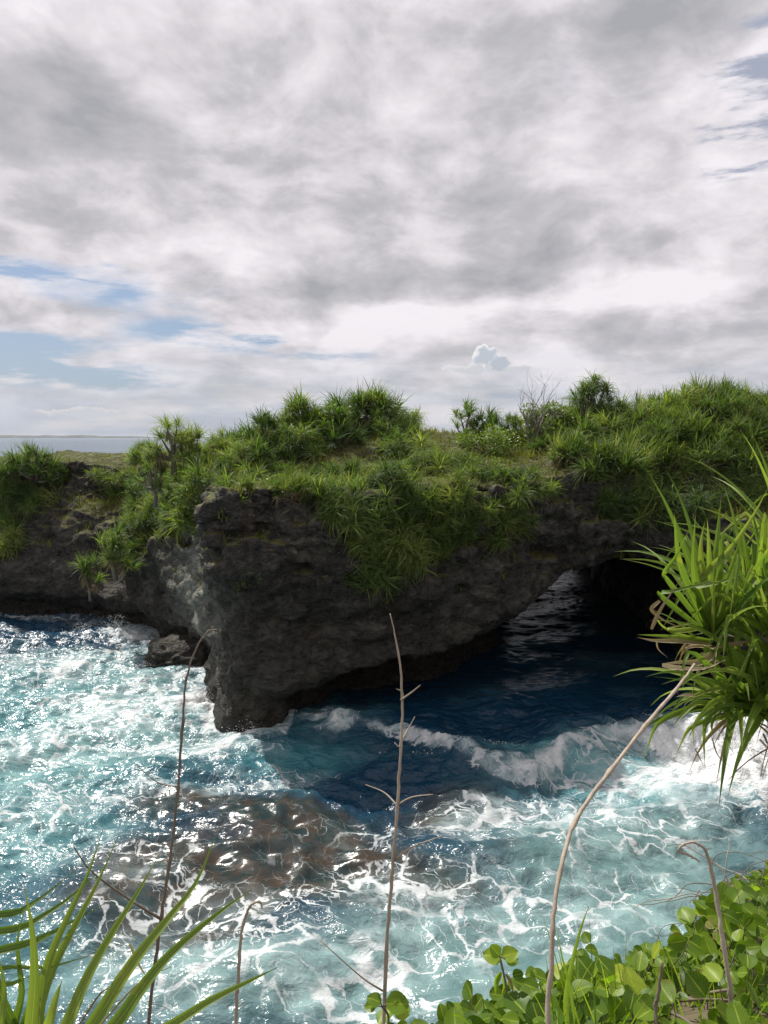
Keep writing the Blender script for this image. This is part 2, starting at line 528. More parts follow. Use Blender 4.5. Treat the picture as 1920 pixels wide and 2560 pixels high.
bare = np.clip(1.5 * np.exp(-((co[:, 0] + 10.8) / 3.0) ** 2 - ((co[:, 1] - 42) / 5.5) ** 2), 0, 1) * (1 - sst(co[:, 2], 7, 10)) * sst(co[:, 2], .8, 2.5) * rk
me2.attributes.new("bare", 'FLOAT', 'POINT').data.foreach_set("value", bare.astype(np.float32))
me2.materials.clear(); me2.materials.append(ROCK)
me2.name = "cliff"
me2.update()
cliff = tag(link("cliff", me2), "dark weathered limestone sea cliff with undercut arch, capped by scrub", kind='structure')


def ground_z(x, y):
    hit = BVH.ray_cast(Vector((x, y, 30)), Vector((0, 0, -1)))
    return hit[0].z if hit[0] is not None else None


def on_cliff(u, v):
    hit = BVH.ray_cast(Vector((0, 0, EYE)), pix_dir(u, v).normalized())
    return (hit[0], hit[1]) if hit[0] is not None else (None, None)


# ------------------------------------------------------------------ sea
def gcoords(lo, hi, step, far, grow=1.11):
    a = list(np.arange(lo, hi + 1e-6, step))
    s = step; x = a[-1]
    while x < far:
        s *= grow; x += s; a.append(x)
    s = step; x = a[0]; b = []
    while x > -far:
        s *= grow; x -= s; b.append(x)
    return np.array(b[::-1] + a)


sx = gcoords(-31, 21, 0.14, 30000)
sy = [13.0]
while sy[-1] < 30000:
    y = sy[-1]
    sy.append(y + (0.12 if y < 40 else 0.12 * (y / 40.0) ** 1.9))
sy = np.array([-3000, -600, -120, -40, -20, -10, -4, 0, 3, 5, 7, 9, 10, 11, 11.7, 12.2, 12.6] + sy)
SX, SY = np.meshgrid(sx, sy, indexing='ij')
P2 = lambda s, sy_=None, o=0.0: np.stack([SX * s + o, SY * (sy_ or s), 0 * SX + o], -1)


def field(blobs):
    s = np.zeros(SX.shape)
    for (u, v, rx, ry, val) in blobs:
        c = sea_at(u, v)
        s += val * np.exp(-((SX - c.x) / rx) ** 2 - ((SY - c.y) / ry) ** 2)
    return s


wig = fbm(P2(0.22, o=3.0), 4)
shade_mid = np.exp(-((SX - 3) / 7) ** 2 - ((SY - 31.5) / 4.0) ** 2)
reef = field([(380, 1725, 3.0, 1.6, 1.0), (640, 1775, 3.4, 1.3, 1.1), (720, 1850, 2.8, 1.5, 1.0), (540, 1890, 3.2, 1.6, 1.0),
              (960, 1745, 3.4, 1.6, 0.9), (420, 1960, 3.0, 1.4, 0.8), (320, 1850, 2.8, 1.8, 0.75), (1000, 1920, 2.2, 1.2, 0.55),
              (1100, 1850, 1.6, 1.0, 0.45), (850, 1930, 2.2, 1.2, 0.55), (250, 1960, 2.6, 1.4, 0.45), (500, 2040, 2.4, 1.0, 0.4)])
reef = sst(reef + 0.40 * wig, 0.25, 1.05)
turq = field([(100, 1480, 9, 6, 0.8), (250, 1560, 6, 4, 0.8), (60, 1650, 6, 3, 0.9), (1400, 1690, 4, 2.4, 0.8), (1300, 1650, 2, 1.0, 0.5), (1130, 1640, 2, .8, .4),
              (660, 1640, 3, 1.6, 0.55), (60, 1800, 4, 3, 0.6), (30, 2080, 3, 2, 0.35)])
turq = np.clip(turq + 0.18 * wig, 0, 1) * (1 - 0.85 * reef)
milk = field([(1500, 1790, 4, 2.2, 0.8), (1250, 1860, 3.5, 2.0, 0.7), (1150, 2050, 3.5, 2.0, 0.8), (700, 2120, 4, 1.6, 0.85), (950, 2120, 3, 2, 0.8),
              (1450, 1900, 4, 2, 0.75), (430, 2130, 2.5, 1.4, 0.6), (1350, 2000, 3, 2, .8), (1000, 1980, 3, 1.5, .5), (1150, 1770, 3, 1.2, .45), (200, 2080, 3, 1.6, .5),
              (250, 1530, 6, 4, 0.75), (420, 1600, 3, 2.0, .65), (80, 1640, 6, 3.5, .65), (120, 1450, 8, 5, .5), (100, 1800, 4, 2.5, .35)])
milk = np.clip(milk + 0.20 * wig, 0, 1) * (1 - 0.55 * reef)
foam = field([(300, 1520, 4.5, 3.0, 0.42), (430, 1510, 2.0, 2.5, 0.50), (150, 1440, 7.0, 4.0, 0.32), (440, 1620, 3.0, 1.2, 0.36), (130, 1600, 5, 3, 0.26),
              (300, 1700, 3.0, 1.0, 0.24), (610, 1680, 2.5, 1.2, 0.22), (860, 1790, 5.0, 1.4, 0.16), (800, 2085, 2.0, 0.5, 0.34), (620, 2050, 1.6, 0.5, 0.18),
              (950, 1960, 3.0, 1.4, 0.20), (1150, 1770, 4.0, 1.4, 0.24), (1470, 1690, 4.0, 2.0, 0.58), (1570, 1640, 3.2, 2.4, 0.85), (1640, 1720, 2.0, 1.6, 0.4), (1420, 1760, 3.5, 1.6, 0.16),
              (1250, 1950, 3.0, 1.5, 0.18), (900, 2150, 4, 1.0, 0.18), (1000, 1740, 3, 0.8, 0.16), (60, 1760, 4, 2, 0.20), (200, 1850, 4, 2, 0.15),
              (350, 1980, 4, 2, 0.14), (480, 2120, 3, 1.2, 0.20), (1350, 1850, 4, 2, 0.16), (700, 1950, 5, 2, 0.16), (1100, 2000, 4, 1.5, 0.18)])
foam = foam * (1 - 0.10 * (1 - sst(SY, 24, 29)))
foam = foam + (0.09 * wig + 0.08 * fbm(P2(0.8, o=8.0), 3)) * (foam > 0.08)
# wash against the foot of the rocks
dl = sdpoly(SX, SY, LAND)
open_arch = np.exp(-((SX - 12) / 9) ** 2) * (SY > 30)
foam += 0.55 * np.exp(-np.clip(dl, 0, None) / 0.9) * (1 - np.clip(open_arch + (SX > -4.5), 0, 1)) * (SY < 70) * (SX > -19)
foam += 0.22 * np.exp(-np.clip(dl, 0, None) / 0.7) * (SX <= -19) * (SY < 62)

# heights: swell, chop and the breaker rolling out of the arch
atten = 1.0 / (1.0 + (np.hypot(SX, SY) / 220.0) ** 2)
Zs = 0.20 * np.sin(0.52 * SX - 0.85 * SY + 1.6 * fbm(P2(0.10, o=1.0), 2)) + 0.30 * fbm(P2(0.33, 0.5, o=2.0), 3) \
    + 0.15 * (1 - np.abs(fbm(P2(0.9, 1.35, o=5.0), 3)) * 1.7)
calm = 1 - 0.75 * sst(SY, 34, 42) * sst(SX, -6, 0)
Zs = Zs * atten * calm
cy = np.interp(SX, [-7, -4, -2.5, -0.5, 1.0, 2.5, 3.6, 4.95, 6.2, 7.3, 8.0, 9.0, 11.5, 14, 17, 20], [35.6, 35.4, 34.8, 34.6, 33.7, 32.1, 30.8, 30.0, 30.0, 31.0, 32.0, 32.7, 33.2, 33.0, 32.6, 32.4])
amp = np.interp(SX, [-8, -5, -2.6, -0.8, 1, 4, 7, 9.5, 12, 15, 18, 22], [0, 0.2, 0.45, 0.28, 0.38, 0.62, 0.62, 0.36, 0.55, 1.15, 1.4, 1.2])
cyw = cy + 0.30 * fbm(P2(0.5, o=12.0), 3)
q = SY - cyw                                     # positive behind the crest
front = np.exp(-np.clip(-q, 0, None) ** 2 / 0.45)
back = np.exp(-np.clip(q, 0, None) ** 2 / 7.0)
ridge = amp * np.where(q < 0, front, back) * np.exp(-np.clip(np.abs(SX - 7) - 14, 0, None))
Zs += ridge
ffront = np.interp(SX, [-8, -5, -3.4, -2.4, -1.2, 0.3, 1.5, 3.5, 7.4, 8.4, 10, 12, 14, 20], [0, 0.1, 0.40, 0.75, 0.10, 0.35, 0.75, 1.05, 1.1, 0.35, 0.30, 0.70, 1.2, 1.2])
foam += ffront * (0.85 + 0.5 * fbm(P2(0.9, o=41.0), 3)) * np.exp(-((q + 0.55 * np.clip(amp, .4, 1.2)) / (0.22 + 0.42 * amp)) ** 2) * (SY > 20) * (SY < 40)
curl = np.clip(foam - 0.55, 0, 0.6) * (SY < 60)
Zs += curl * (0.65 * fbm(P2(1.5, 1.5, o=21.0), 3) + 0.50 * np.abs(fbm(P2(3.4, o=4.0), 2)))
# spray thrown up at the inner corner of the bay
for (u, v, r, hgt) in ((255, 1375, 0.9, 1.3), (720, 1572, 0.9, 0.5), (1625, 1640, 1.6, 1.3), (1640, 1700, 1.6, 0.9), (440, 1520, 0.9, 0.6), (540, 1590, 0.7, 0.4)):
    c = sea_at(u, v)
    e = np.exp(-((SX - c.x) / (r * 1.3)) ** 2 - ((SY - c.y) / r) ** 2)
    Zs += 0.35 * hgt * e * (0.75 + 0.5 * fbm(P2(1.9, o=33.0), 3))
    foam += 0.55 * e * (0.8 + 0.9 * fbm(P2(1.3, o=35.0), 3))
foam = np.clip(foam, 0, 1.2) * (SY < 75)
glassy = sst(SY, 36, 44) * sst(SX, -6, 0) * (SY < 100)


def sea_material():
    m, g = new_mat("sea_water")
    tco = g.n('ShaderNodeTexCoord').outputs['Object']
    f = g.attr('foam'); rf = g.attr('reef'); tq = g.attr('turq'); mk = g.attr('milk')
    wv = g.noise(tco, 0.9, 4, 0.55, out=1)
    wv0 = g.noise(tco, 0.28, 3, 0.5, out=1)
    warp = g.vm('ADD', tco, g.vm('SCALE', g.vm('SUBTRACT', wv0, (0.5, 0.5, 0.5)), s=3.6))
    warp = g.vm('ADD', warp, g.vm('SCALE', g.vm('SUBTRACT', wv, (0.5, 0.5, 0.5)), s=1.1))
    wv2 = g.noise(tco, 4.0, 3, 0.5, out=1)
    warp = g.vm('ADD', warp, g.vm('SCALE', g.vm('SUBTRACT', wv2, (0.5, 0.5, 0.5)), s=0.22))
    warp = g.vm('MULTIPLY', g.n('ShaderNodeVectorRotate', rotation_type='Z_AXIS', ins={'Vector': warp, 'Angle': 0.5}).outputs[0], (0.8, 1.15, 0.0))
    e1 = g.vor(warp, 0.74, 'DISTANCE_TO_EDGE')
    e2 = g.vor(g.vm('ADD', warp, (3.1, 7.7, 0.0)), 1.7, 'DISTANCE_TO_EDGE')
    e3 = g.vor(g.vm('ADD', warp, (13.1, 1.7, 0.0)), 4.6, 'DISTANCE_TO_EDGE')
    brk = g.noise(tco, 1.1, 5, 0.6)
    fine = g.noise(g.vm('MULTIPLY', tco, (1.0, 1.6, 1.0)), 5.0, 4, 0.7)
    # lacy nets of foam: width of the strands grows with how much foam there is
    w1 = g.m('MULTIPLY', g.m('MULTIPLY', f, g.step(brk, 0.34, 0.66, 0.45, 1.25)), 0.30)
    w2 = g.m('MULTIPLY', g.m('MULTIPLY', f, g.m('MULTIPLY', g.step(brk, 0.35, 0.65, 1.1, 0.10), g.step(mk, 0.2, 0.8, 1.0, 0.55))), 0.20)
    w3 = g.m('MULTIPLY', g.m('SUBTRACT', f, g.step(mk, 0.2, 0.8, 0.26, 0.42)), 0.20)
    eps = 0.001
    l1 = g.step(g.m('DIVIDE', e1, g.m('MAXIMUM', w1, eps)), 0.35, 1.0, 1.0, 0.0)
    l2 = g.step(g.m('DIVIDE', e2, g.m('MAXIMUM', w2, eps)), 0.30, 1.0, 0.85, 0.0)
    l3 = g.step(g.m('DIVIDE', e3, g.m('MAXIMUM', w3, eps)), 0.25, 1.1, 0.7, 0.0)
    lace = g.m('MAXIMUM', g.m('MAXIMUM', l1, l2), l3)
    lace = g.m('MULTIPLY', lace, g.step(f, 0.02, 0.20))
    lace = g.m('MULTIPLY', lace, g.step(g.noise(tco, 0.42, 4, 0.6), 0.36, 0.54, 0.18, 1.0))
    lace = g.m('MULTIPLY', lace, g.step(fine, 0.22, 0.50, 0.45, 1.0))
    solid = g.step(g.m('ADD', f, g.m('MULTIPLY', g.m('SUBTRACT', fine, 0.5), 1.0)), 0.54, 0.88)
    mask = g.m('MAXIMUM', lace, solid)
    strk = g.noise(g.vm('MULTIPLY', g.n('ShaderNodeVectorRotate', rotation_type='Z_AXIS', ins={'Vector': warp, 'Angle': -0.9}).outputs[0], (0.5, 1.7, 1.0)), 0.9, 5, 0.65)
    lowy = g.step(g.n('ShaderNodeSeparateXYZ', ins={0: tco}).outputs[1], 23.0, 29.0, 0.30, 1.0)
    veil = g.m('MULTIPLY', g.m('MULTIPLY', lowy, g.step(strk, 0.38, 0.66)), g.step(f, 0.04, 0.38, 0.0, 0.85))
    haze = g.m('MULTIPLY', g.step(f, 0.10, 0.60), g.step(fine, 0.30, 0.75, 0.15, 0.55))   # bubbles under the surface
    big = g.noise(tco, 0.7, 4, 0.6)
    deep_shade = g.mix(g.noise(tco, 0.25, 2), (0.004, 0.024, 0.052), (0.007, 0.042, 0.078))  # deep water, with navy shade of cliff and arch mixed into its colour
    aqua = g.mix(g.step(big, 0.3, 0.7), (0.036, 0.190, 0.215), (0.115, 0.320, 0.335))
    col = g.mix(tq, deep_shade, aqua)
    col = g.mix(mk, col, g.mix(g.step(big, 0.35, 0.65), (0.080, 0.150, 0.152), (0.175, 0.268, 0.268)))
    reefc = g.mix(g.step(g.noise(tco, 0.9, 5, 0.65), 0.38, 0.62), (0.018, 0.030, 0.028), (0.052, 0.037, 0.024))
    col = g.mix(g.m('MULTIPLY', rf, 0.90), col, reefc)
    col = g.mix(haze, col, (0.22, 0.36, 0.38))
    col = g.mix(veil, col, (0.36, 0.45, 0.46))
    col = g.mix(mask, col, g.mix(solid, (0.46, 0.49, 0.50), (0.60, 0.615, 0.62)))
    cam_d = g.vm('LENGTH', tco)
    fade = g.step(cam_d, 60.0, 900.0, 1.0, 0.50)
    r1 = g.noise(g.vm('MULTIPLY', tco, (1.0, 1.5, 1.0)), 1.7, 3, 0.55, 0.5)
    r2 = g.noise(g.vm('MULTIPLY', tco, (1.0, 1.4, 1.0)), 5.0, 2, 0.5, 0.4)
    hgt = g.m('ADD', g.m('MULTIPLY', r1, 0.22), g.m('MULTIPLY', r2, 0.036))
    hgt = g.m('ADD', hgt, g.m('MULTIPLY', fine, g.m('MULTIPLY', f, 0.06)))
    fade = g.m('MULTIPLY', fade, g.m('SUBTRACT', 0.88, g.m('MAXIMUM', g.m('MULTIPLY', mk, 0.40), g.m('MULTIPLY', rf, 0.74))))
    b = g.n('ShaderNodeBump', ins={'Strength': fade, 'Distance': 1.0, 'Height': hgt})
    rough = g.m('MULTIPLY_ADD', mask, 0.40, 0.22)
    p = g.n('ShaderNodeBsdfPrincipled', ins={'Base Color': col, 'Roughness': rough, 'IOR': 1.333, 'Normal': b.outputs[0]})
    g.n('ShaderNodeOutputMaterial', ins={0: p.outputs[0]})
    return m


SEA = sea_material()
nxs, nys = SX.shape
ii = np.arange(nxs * nys).reshape(nxs, nys)
qs = np.stack([ii[:-1, :-1].ravel(), ii[1:, :-1].ravel(), ii[1:, 1:].ravel(), ii[:-1, 1:].ravel()], 1)
sea_me = mesh_from("sea", np.stack([SX, SY, Zs], -1).reshape(-1, 3), qs, SEA, True,
                   {'foam': foam.ravel(), 'reef': reef.ravel(), 'turq': turq.ravel(), 'milk': milk.ravel()})
sea = tag(link("sea", sea_me), "turquoise sea with lacy white foam over brown reef and a breaker", kind='structure')
# ------------------------------------------------------------------ plant materials
def leaf_material(name, lo, mid, hi, trans=0.35, rough=0.42, tip=None, obj_var=0.5, grain=30.0, veins=False):
    m, g = new_mat(name)
    t = g.attr('tint'); s = g.attr('along')
    oi = g.n('ShaderNodeObjectInfo').outputs['Random']
    tone = g.n('ShaderNodeSeparateColor', ins={0: g.n('ShaderNodeObjectInfo').outputs['Color']}).outputs[0]      # each plant has its own tone
    f = g.m('ADD', t, g.m('MULTIPLY', g.m('SUBTRACT', oi, 0.5), obj_var))
    f = g.m('ADD', f, g.m('MULTIPLY', g.m('SUBTRACT', tone, 1.0), 1.0), clamp=True)
    col = g.ramp(f, [(0.0, lo), (0.5, mid), (1.0, hi)])
    tco = g.n('ShaderNodeTexCoord').outputs['Object']
    if veins == 'pinnate':
        ac = g.m('ABSOLUTE', g.attr('across'))
        vn = g.m('SINE', g.m('MULTIPLY', g.m('SUBTRACT', s, g.m('MULTIPLY', ac, 0.45)), 44.0))
        col = g.mix(g.step(vn, 0.80, 1.0, 0.0, 0.16), col, tuple(min(1, 1.35 * c) for c in hi))
        col = g.mix(g.step(ac, 0.0, 0.10, 0.6, 0.0), col, tuple(min(1, 1.4 * c) for c in hi))
        worn = g.noise(tco, 3.3, 4, 0.7)
        col = g.mix(g.step(g.m('ADD', worn, g.m('MULTIPLY', ac, 0.12)), 0.66, 0.76, 0.0, 0.8), col, (0.22, 0.15, 0.05))
    col = g.mix(g.m('MULTIPLY', g.noise(tco, grain, 3, 0.6), 0.28), col, tuple(0.45 * c for c in mid))
    nrm = None
    if veins is True:      # ribs running along the blade
        ac = g.attr('across')
        rib = g.m('MULTIPLY_ADD', g.m('SINE', g.m('MULTIPLY', ac, 26.0)), 0.5, 0.5)
        col = g.mix(g.m('MULTIPLY', rib, 0.22), col, tuple(0.5 * c for c in mid))
        col = g.mix(g.step(g.m('ABSOLUTE', ac), 0.0, 0.10, 0.45, 0.0), col, tuple(min(1, 1.5 * c) for c in hi))
        blot = g.noise(tco, 9.0, 4, 0.65)
        col = g.mix(g.step(blot, 0.58, 0.74, 0.0, 0.55), col, (0.34, 0.33, 0.06))
        nrm = g.n('ShaderNodeBump', ins={'Strength': 0.25, 'Distance': 0.002, 'Height': rib}).outputs[0]
    if tip:
        col = g.mix(g.step(s, tip[0], tip[1]), col, tip[2])
    p = g.n('ShaderNodeBsdfPrincipled', ins={'Base Color': col, 'Roughness': rough, 'Specular IOR Level': 0.3})
    if nrm is not None: g.put(p, 'Normal', nrm)
    tcol = g.mix(1.0, col, (1.28, 1.42, 0.62), 'MULTIPLY')
    tr = g.n('ShaderNodeBsdfTranslucent', ins={0: tcol})
    mx = g.n('ShaderNodeMixShader', ins={0: trans, 1: p.outputs[0], 2: tr.outputs[0]})
    g.n('ShaderNodeOutputMaterial', ins={0: mx.outputs[0]})
    return m


PAND = leaf_material("pandanus_leaf", (0.042, 0.086, 0.025), (0.142, 0.208, 0.048), (0.335, 0.352, 0.105), 0.48, 0.48,
                     (0.86, 1.0, (0.23, 0.19, 0.07)), 0.30, 6.0)
PAND_DRY = leaf_material("dry_leaf", (0.11, 0.085, 0.055), (0.25, 0.19, 0.12), (0.42, 0.34, 0.23), 0.12, 0.7, None, 0.4, 6.0)
SHRUB = leaf_material("shrub_leaf", (0.040, 0.085, 0.015), (0.110, 0.190, 0.028), (0.210, 0.280, 0.045), 0.35, 0.45, None, 0.3, 6.0)
GRASS = leaf_material("cliff_grass", (0.075, 0.110, 0.016), (0.160, 0.175, 0.026), (0.27, 0.225, 0.052), 0.30, 0.8, None, 0.0, 3.0)


def bark_material(name, a, b):
    m, g = new_mat(name)
    tco = g.n('ShaderNodeTexCoord').outputs['Object']
    nz = g.noise(g.vm('MULTIPLY', tco, (1.0, 1.0, 0.35)), 22.0, 6, 0.65)
    col = g.mix(nz, a, b)
    bp = g.n('ShaderNodeBump', ins={'Strength': 0.6, 'Distance': 0.01, 'Height': nz})
    p = g.n('ShaderNodeBsdfPrincipled', ins={'Base Color': col, 'Roughness': 0.85, 'Normal': bp.outputs[0]})
    g.n('ShaderNodeOutputMaterial', ins={0: p.outputs[0]})
    return m


BARK = bark_material("pandanus_bark", (0.06, 0.05, 0.04), (0.22, 0.19, 0.15))
STALK = bark_material("dry_stalk_bark", (0.13, 0.10, 0.075), (0.46, 0.39, 0.31))
STALK_DARK = bark_material("dark_stalk_bark", (0.055, 0.040, 0.032), (0.23, 0.18, 0.14))


class MB:
    """collects strips, tubes and leaves into one mesh"""
    def __init__(self):
        self.v = []; self.f = []; self.tint = []; self.along = []; self.across = {}

    def blade(self, pts, widths, up=Vector((0, 0, 1)), fold=0.25, tint=0.5, twist=0.0):
        base = len(self.v)
        n = len(pts)
        for i, p in enumerate(pts):
            d = (pts[min(i + 1, n - 1)] - pts[max(i - 1, 0)]).normalized()
            s = d.cross(up)
            if s.length < 1e-3: s = d.cross(Vector((0.3, 1, 0.1)))
            s.normalize()
            if twist: s = Quaternion(d, twist * i / n) @ s
            nn_ = s.cross(d)
            w_ = widths[i] * 0.5
            self.across[len(self.v)] = -1.0; self.across[len(self.v) + 2] = 1.0
            self.v += [p - s * w_ + nn_ * (w_ * fold), p - nn_ * (w_ * fold), p + s * w_ + nn_ * (w_ * fold)]
            self.tint += [tint, tint - 0.10, tint]
            self.along += [i / (n - 1)] * 3
            if i:
                a = base + (i - 1) * 3; b = base + i * 3
                self.f += [(a, a + 1, b + 1, b), (a + 1, a + 2, b + 2, b + 1)]

    def tube(self, pts, radii, sides=6, tint=0.5):
        base = len(self.v)
        n = len(pts)
        d0 = (pts[1] - pts[0]).normalized()
        s = d0.cross(Vector((0.31, 0.2, 0.93)))
        if s.length < 1e-3: s = d0.cross(Vector((1, 0, 0)))
        s.normalize()
        for i, p in enumerate(pts):
            d = (pts[min(i + 1, n - 1)] - pts[max(i - 1, 0)]).normalized()
            s = (s - d * s.dot(d)).normalized()
            t = d.cross(s)
            for k in range(sides):
                a = 2 * math.pi * k / sides
                self.v.append(p + (s * math.cos(a) + t * math.sin(a)) * radii[i])
                self.tint.append(tint); self.along.append(i / (n - 1))
            if i:
                for k in range(sides):
                    a = base + (i - 1) * sides; b = base + i * sides
                    self.f.append((a + k, a + (k + 1) % sides, b + (k + 1) % sides, b + k))
        self.f.append(tuple(base + k for k in range(sides))[::-1])
        self.f.append(tuple(base + (n - 1) * sides + k for k in range(sides)))

    def poly(self, pts, tint=0.5):
        b = len(self.v)
        self.v += pts; self.tint += [tint] * len(pts); self.along += [0.3] * len(pts)
        self.f.append(tuple(range(b, b + len(pts))))

    def mesh(self, name, mat, smooth=True):
        return mesh_from(name, np.array([tuple(p) for p in self.v]), self.f, mat, smooth, {'tint': self.tint, 'along': self.along, 'across': [self.across.get(i, 0.0) for i in range(len(self.v))]})


def droop_path(p, d, L, g, n=6, kink=None, rnd=random):
    pts = [p.copy()]
    d = d.normalized()
    st = L / n
    for i in range(n):
        p = p + d * st
        pts.append(p.copy())
        d = d + Vector((0, 0, -g * (0.4 + 1.2 * i / n)))
        if kink is not None and i == kink:
            d = d + Vector((rnd.uniform(-.5, .5), rnd.uniform(-.5, .5), -1.4))
        d.normalize()
    return pts


def blade_widths(n, w_):
    return [w_ * (0.75 + 0.5 * math.sin(min(1, t * 2.2) * 1.4)) * (1 - t ** 2.2) + 0.002 for t in [i / n for i in range(n + 1)]]


def rosette(seed, tufts=1, n=46, L=1.3, w_=0.04, droop=0.16, spread=1.0):
    """head of strap leaves: one or several tufts, each with stiff young leaves and bent older ones"""
    rnd = random.Random(seed)
    mb = MB()
    for t in range(tufts):
        off = Vector((rnd.uniform(-.42, .42), rnd.uniform(-.42, .42), rnd.uniform(-.35, .25))) if t else Vector((0, 0, 0))
        tilt = Quaternion(Vector((rnd.uniform(-1, 1), rnd.uniform(-1, 1), 0)).normalized(), rnd.uniform(0, .75))
        sc = rnd.uniform(.6, 1.05) if tufts > 1 else 1.0
        tone = rnd.gauss(0, .10)
        for i in range(n):
            k = (i + 0.5) / n
            az = i * 2.39996 + rnd.uniform(-.5, .5)
            inc = 0.08 + 1.5 * spread * k ** 0.85 + rnd.gauss(0, .16)
            d = tilt @ Vector((math.sin(inc) * math.cos(az), math.sin(inc) * math.sin(az), math.cos(inc)))
            ll = L * sc * rnd.uniform(0.5, 1.12) * (0.85 + 0.25 * math.sin(k * 3))
            kink = rnd.choice((2, 3)) if rnd.random() < 0.10 + .25 * k else None
            pts = droop_path(off + Vector((d.x * 0.05, d.y * 0.05, 0.12 * (1 - k))), d, ll, droop * rnd.uniform(.3, 2.0), 6, kink, rnd)
            tint = min(1, max(0, 0.42 + tone + rnd.gauss(0, 0.20) + 0.25 * (k - .5)))
            mb.blade(pts, blade_widths(6, w_ * rnd.uniform(.75, 1.2)), fold=0.3, tint=tint)
    return mb.mesh("leaf_head", PAND)


def skirt(seed, n=30, L=0.9):
    rnd = random.Random(seed)
    mb = MB()
    for i in range(n):
        az = rnd.uniform(0, 6.283)
        inc = rnd.uniform(1.75, 2.85)
        d = Vector((math.sin(inc) * math.cos(az), math.sin(inc) * math.sin(az), math.cos(inc)))
        pts = droop_path(Vector((0, 0, -0.05 - 0.25 * rnd.random())), d, L * rnd.uniform(.6, 1.15), 0.35, 4, 1 if rnd.random() < .3 else None, rnd)
        mb.blade(pts, blade_widths(4, 0.05), fold=0.35, tint=min(1, max(0, rnd.gauss(.5, .22))))
    return mb.mesh("dead_leaves", PAND_DRY)


HEADS_UP = [rosette(100 + i, (1, 3, 2, 3, 2)[i], (60, 40, 46, 36, 48)[i], 1.35, 0.042, 0.10 + 0.03 * i, 0.72) for i in range(5)]
HEADS_WILD = [rosette(200 + i, (2, 3, 1, 3)[i], (46, 38, 60, 40)[i], 1.30, 0.040, 0.18 + 0.04 * i, 0.95) for i in range(4)]
HEADS_HANG = [rosette(300 + i, (3, 2, 3, 2)[i], (36, 44, 40, 48)[i], 1.55, 0.038, 0.40 + 0.06 * i, 1.10) for i in range(4)]
SKIRTS = [skirt(400 + i) for i in range(3)]
PR = random.Random(5)


def pandanus(base, tops, label, group=None, kind='up', size=1.0, dry=0.3, cat='pandanus', normal=None, rnd=PR):
    """base: foot on the rock; tops: where the leaf heads sit"""
    root = link("pandanus", None, loc=base)
    tag(root, label, cat, group)
    tone = 1.0 + rnd.uniform(-.32, .30)
    tb = MB()
    fork = Vector((0, 0, 0))
    cen = sum((t - base for t in tops), Vector()) / len(tops)
    fork = cen * 0.38
    fork.z = min(fork.z, max(0.1, cen.z * 0.45))
    r0 = 0.07 + 0.012 * len(tops)
    tb.tube([Vector((0, 0, -0.35)), fork * 0.5 + Vector((rnd.uniform(-.08, .08), rnd.uniform(-.08, .08), 0)), fork], [r0, r0 * .85, r0 * .75], 6)
    heads = {'up': HEADS_UP, 'wild': HEADS_WILD, 'hang': HEADS_HANG}[kind]
    for t in tops:
        e = t - base
        mid = fork.lerp(e, .5) + Vector((rnd.uniform(-.12, .12), rnd.uniform(-.12, .12), -0.08))
        tb.tube([fork, mid, e], [r0 * .6, r0 * .45, 0.035], 5)
        dr = (e - fork).normalized() if (e - fork).length > .05 else Vector((0, 0, 1))
        dr = (dr * 0.7 + Vector((rnd.uniform(-.3, .3), rnd.uniform(-.3, .3), 0.75 if kind != 'hang' else 0.15))).normalized()
        if normal is not None: dr = (dr + normal * 0.8).normalized()
        qd = Vector((0, 0, 1)).rotation_difference(dr) @ Quaternion((0, 0, 1), rnd.uniform(0, 6.28))
        s = size * rnd.uniform(.62, 1.15)
        hd = link("leaf_head", rnd.choice(heads), root, e, qd, s)
        hd.color = (tone, tone, tone, 1)
        if rnd.random() < dry:
            link("dead_leaves", rnd.choice(SKIRTS), hd, (0, 0, -0.08))
    link("trunk", tb.mesh("trunk", BARK), root)
    return root


def bush(base, height, R, n, label, group=None, kind='up', size=1.0, dry=0.3, normal=None, rnd=PR):
    """dome-shaped pandanus with n heads"""
    tops = []
    if height > 2.4: n = int(n * (1 + (height - 2.4) * .25))
    for i in range(n):
        k = (i + .5) / n
        a = i * 2.39996 + rnd.uniform(-.4, .4)
        r = R * math.sqrt(k) * rnd.uniform(.85, 1.1)
        z = max(0.15, (height - 0.75 * size) * (1 - 0.78 * k ** 1.3) * rnd.uniform(.82, 1.08))
        tops.append(base + Vector((r * math.cos(a), r * math.sin(a), z)))
    return pandanus(base, tops, label, group, kind, size, dry, normal=normal, rnd=rnd)


def top_bush(u, vtop, y, R, n, label, group=None, kind='up', size=1.0, dry=0.25):
    """a bush growing at depth y whose leaf tips reach the height seen at (u, vtop)"""
    tip = at(u, vtop, y)
    z = ground_z(tip.x, y)
    if z is None: z = tip.z - 3.5
    z = max(z, tip.z - 6.5)
    return bush(Vector((tip.x, y, z - 0.1)), max(0.9, tip.z - z - 0.15), R, n, label, group, kind, size, dry)


def in_poly(u, v, poly):
    c = False
    for i in range(len(poly)):
        (x1, y1), (x2, y2) = poly[i], poly[i - 1]
        if (y1 > v) != (y2 > v) and u < (x2 - x1) * (v - y1) / (y2 - y1) + x1: c = not c
    return c


ORD = ["first", "second", "third", "fourth", "fifth", "sixth", "seventh", "eighth", "ninth", "tenth", "eleventh", "twelfth"]
ROW = ["topmost row", "second row down", "third row down", "fourth row down", "fifth row down", "sixth row down"]


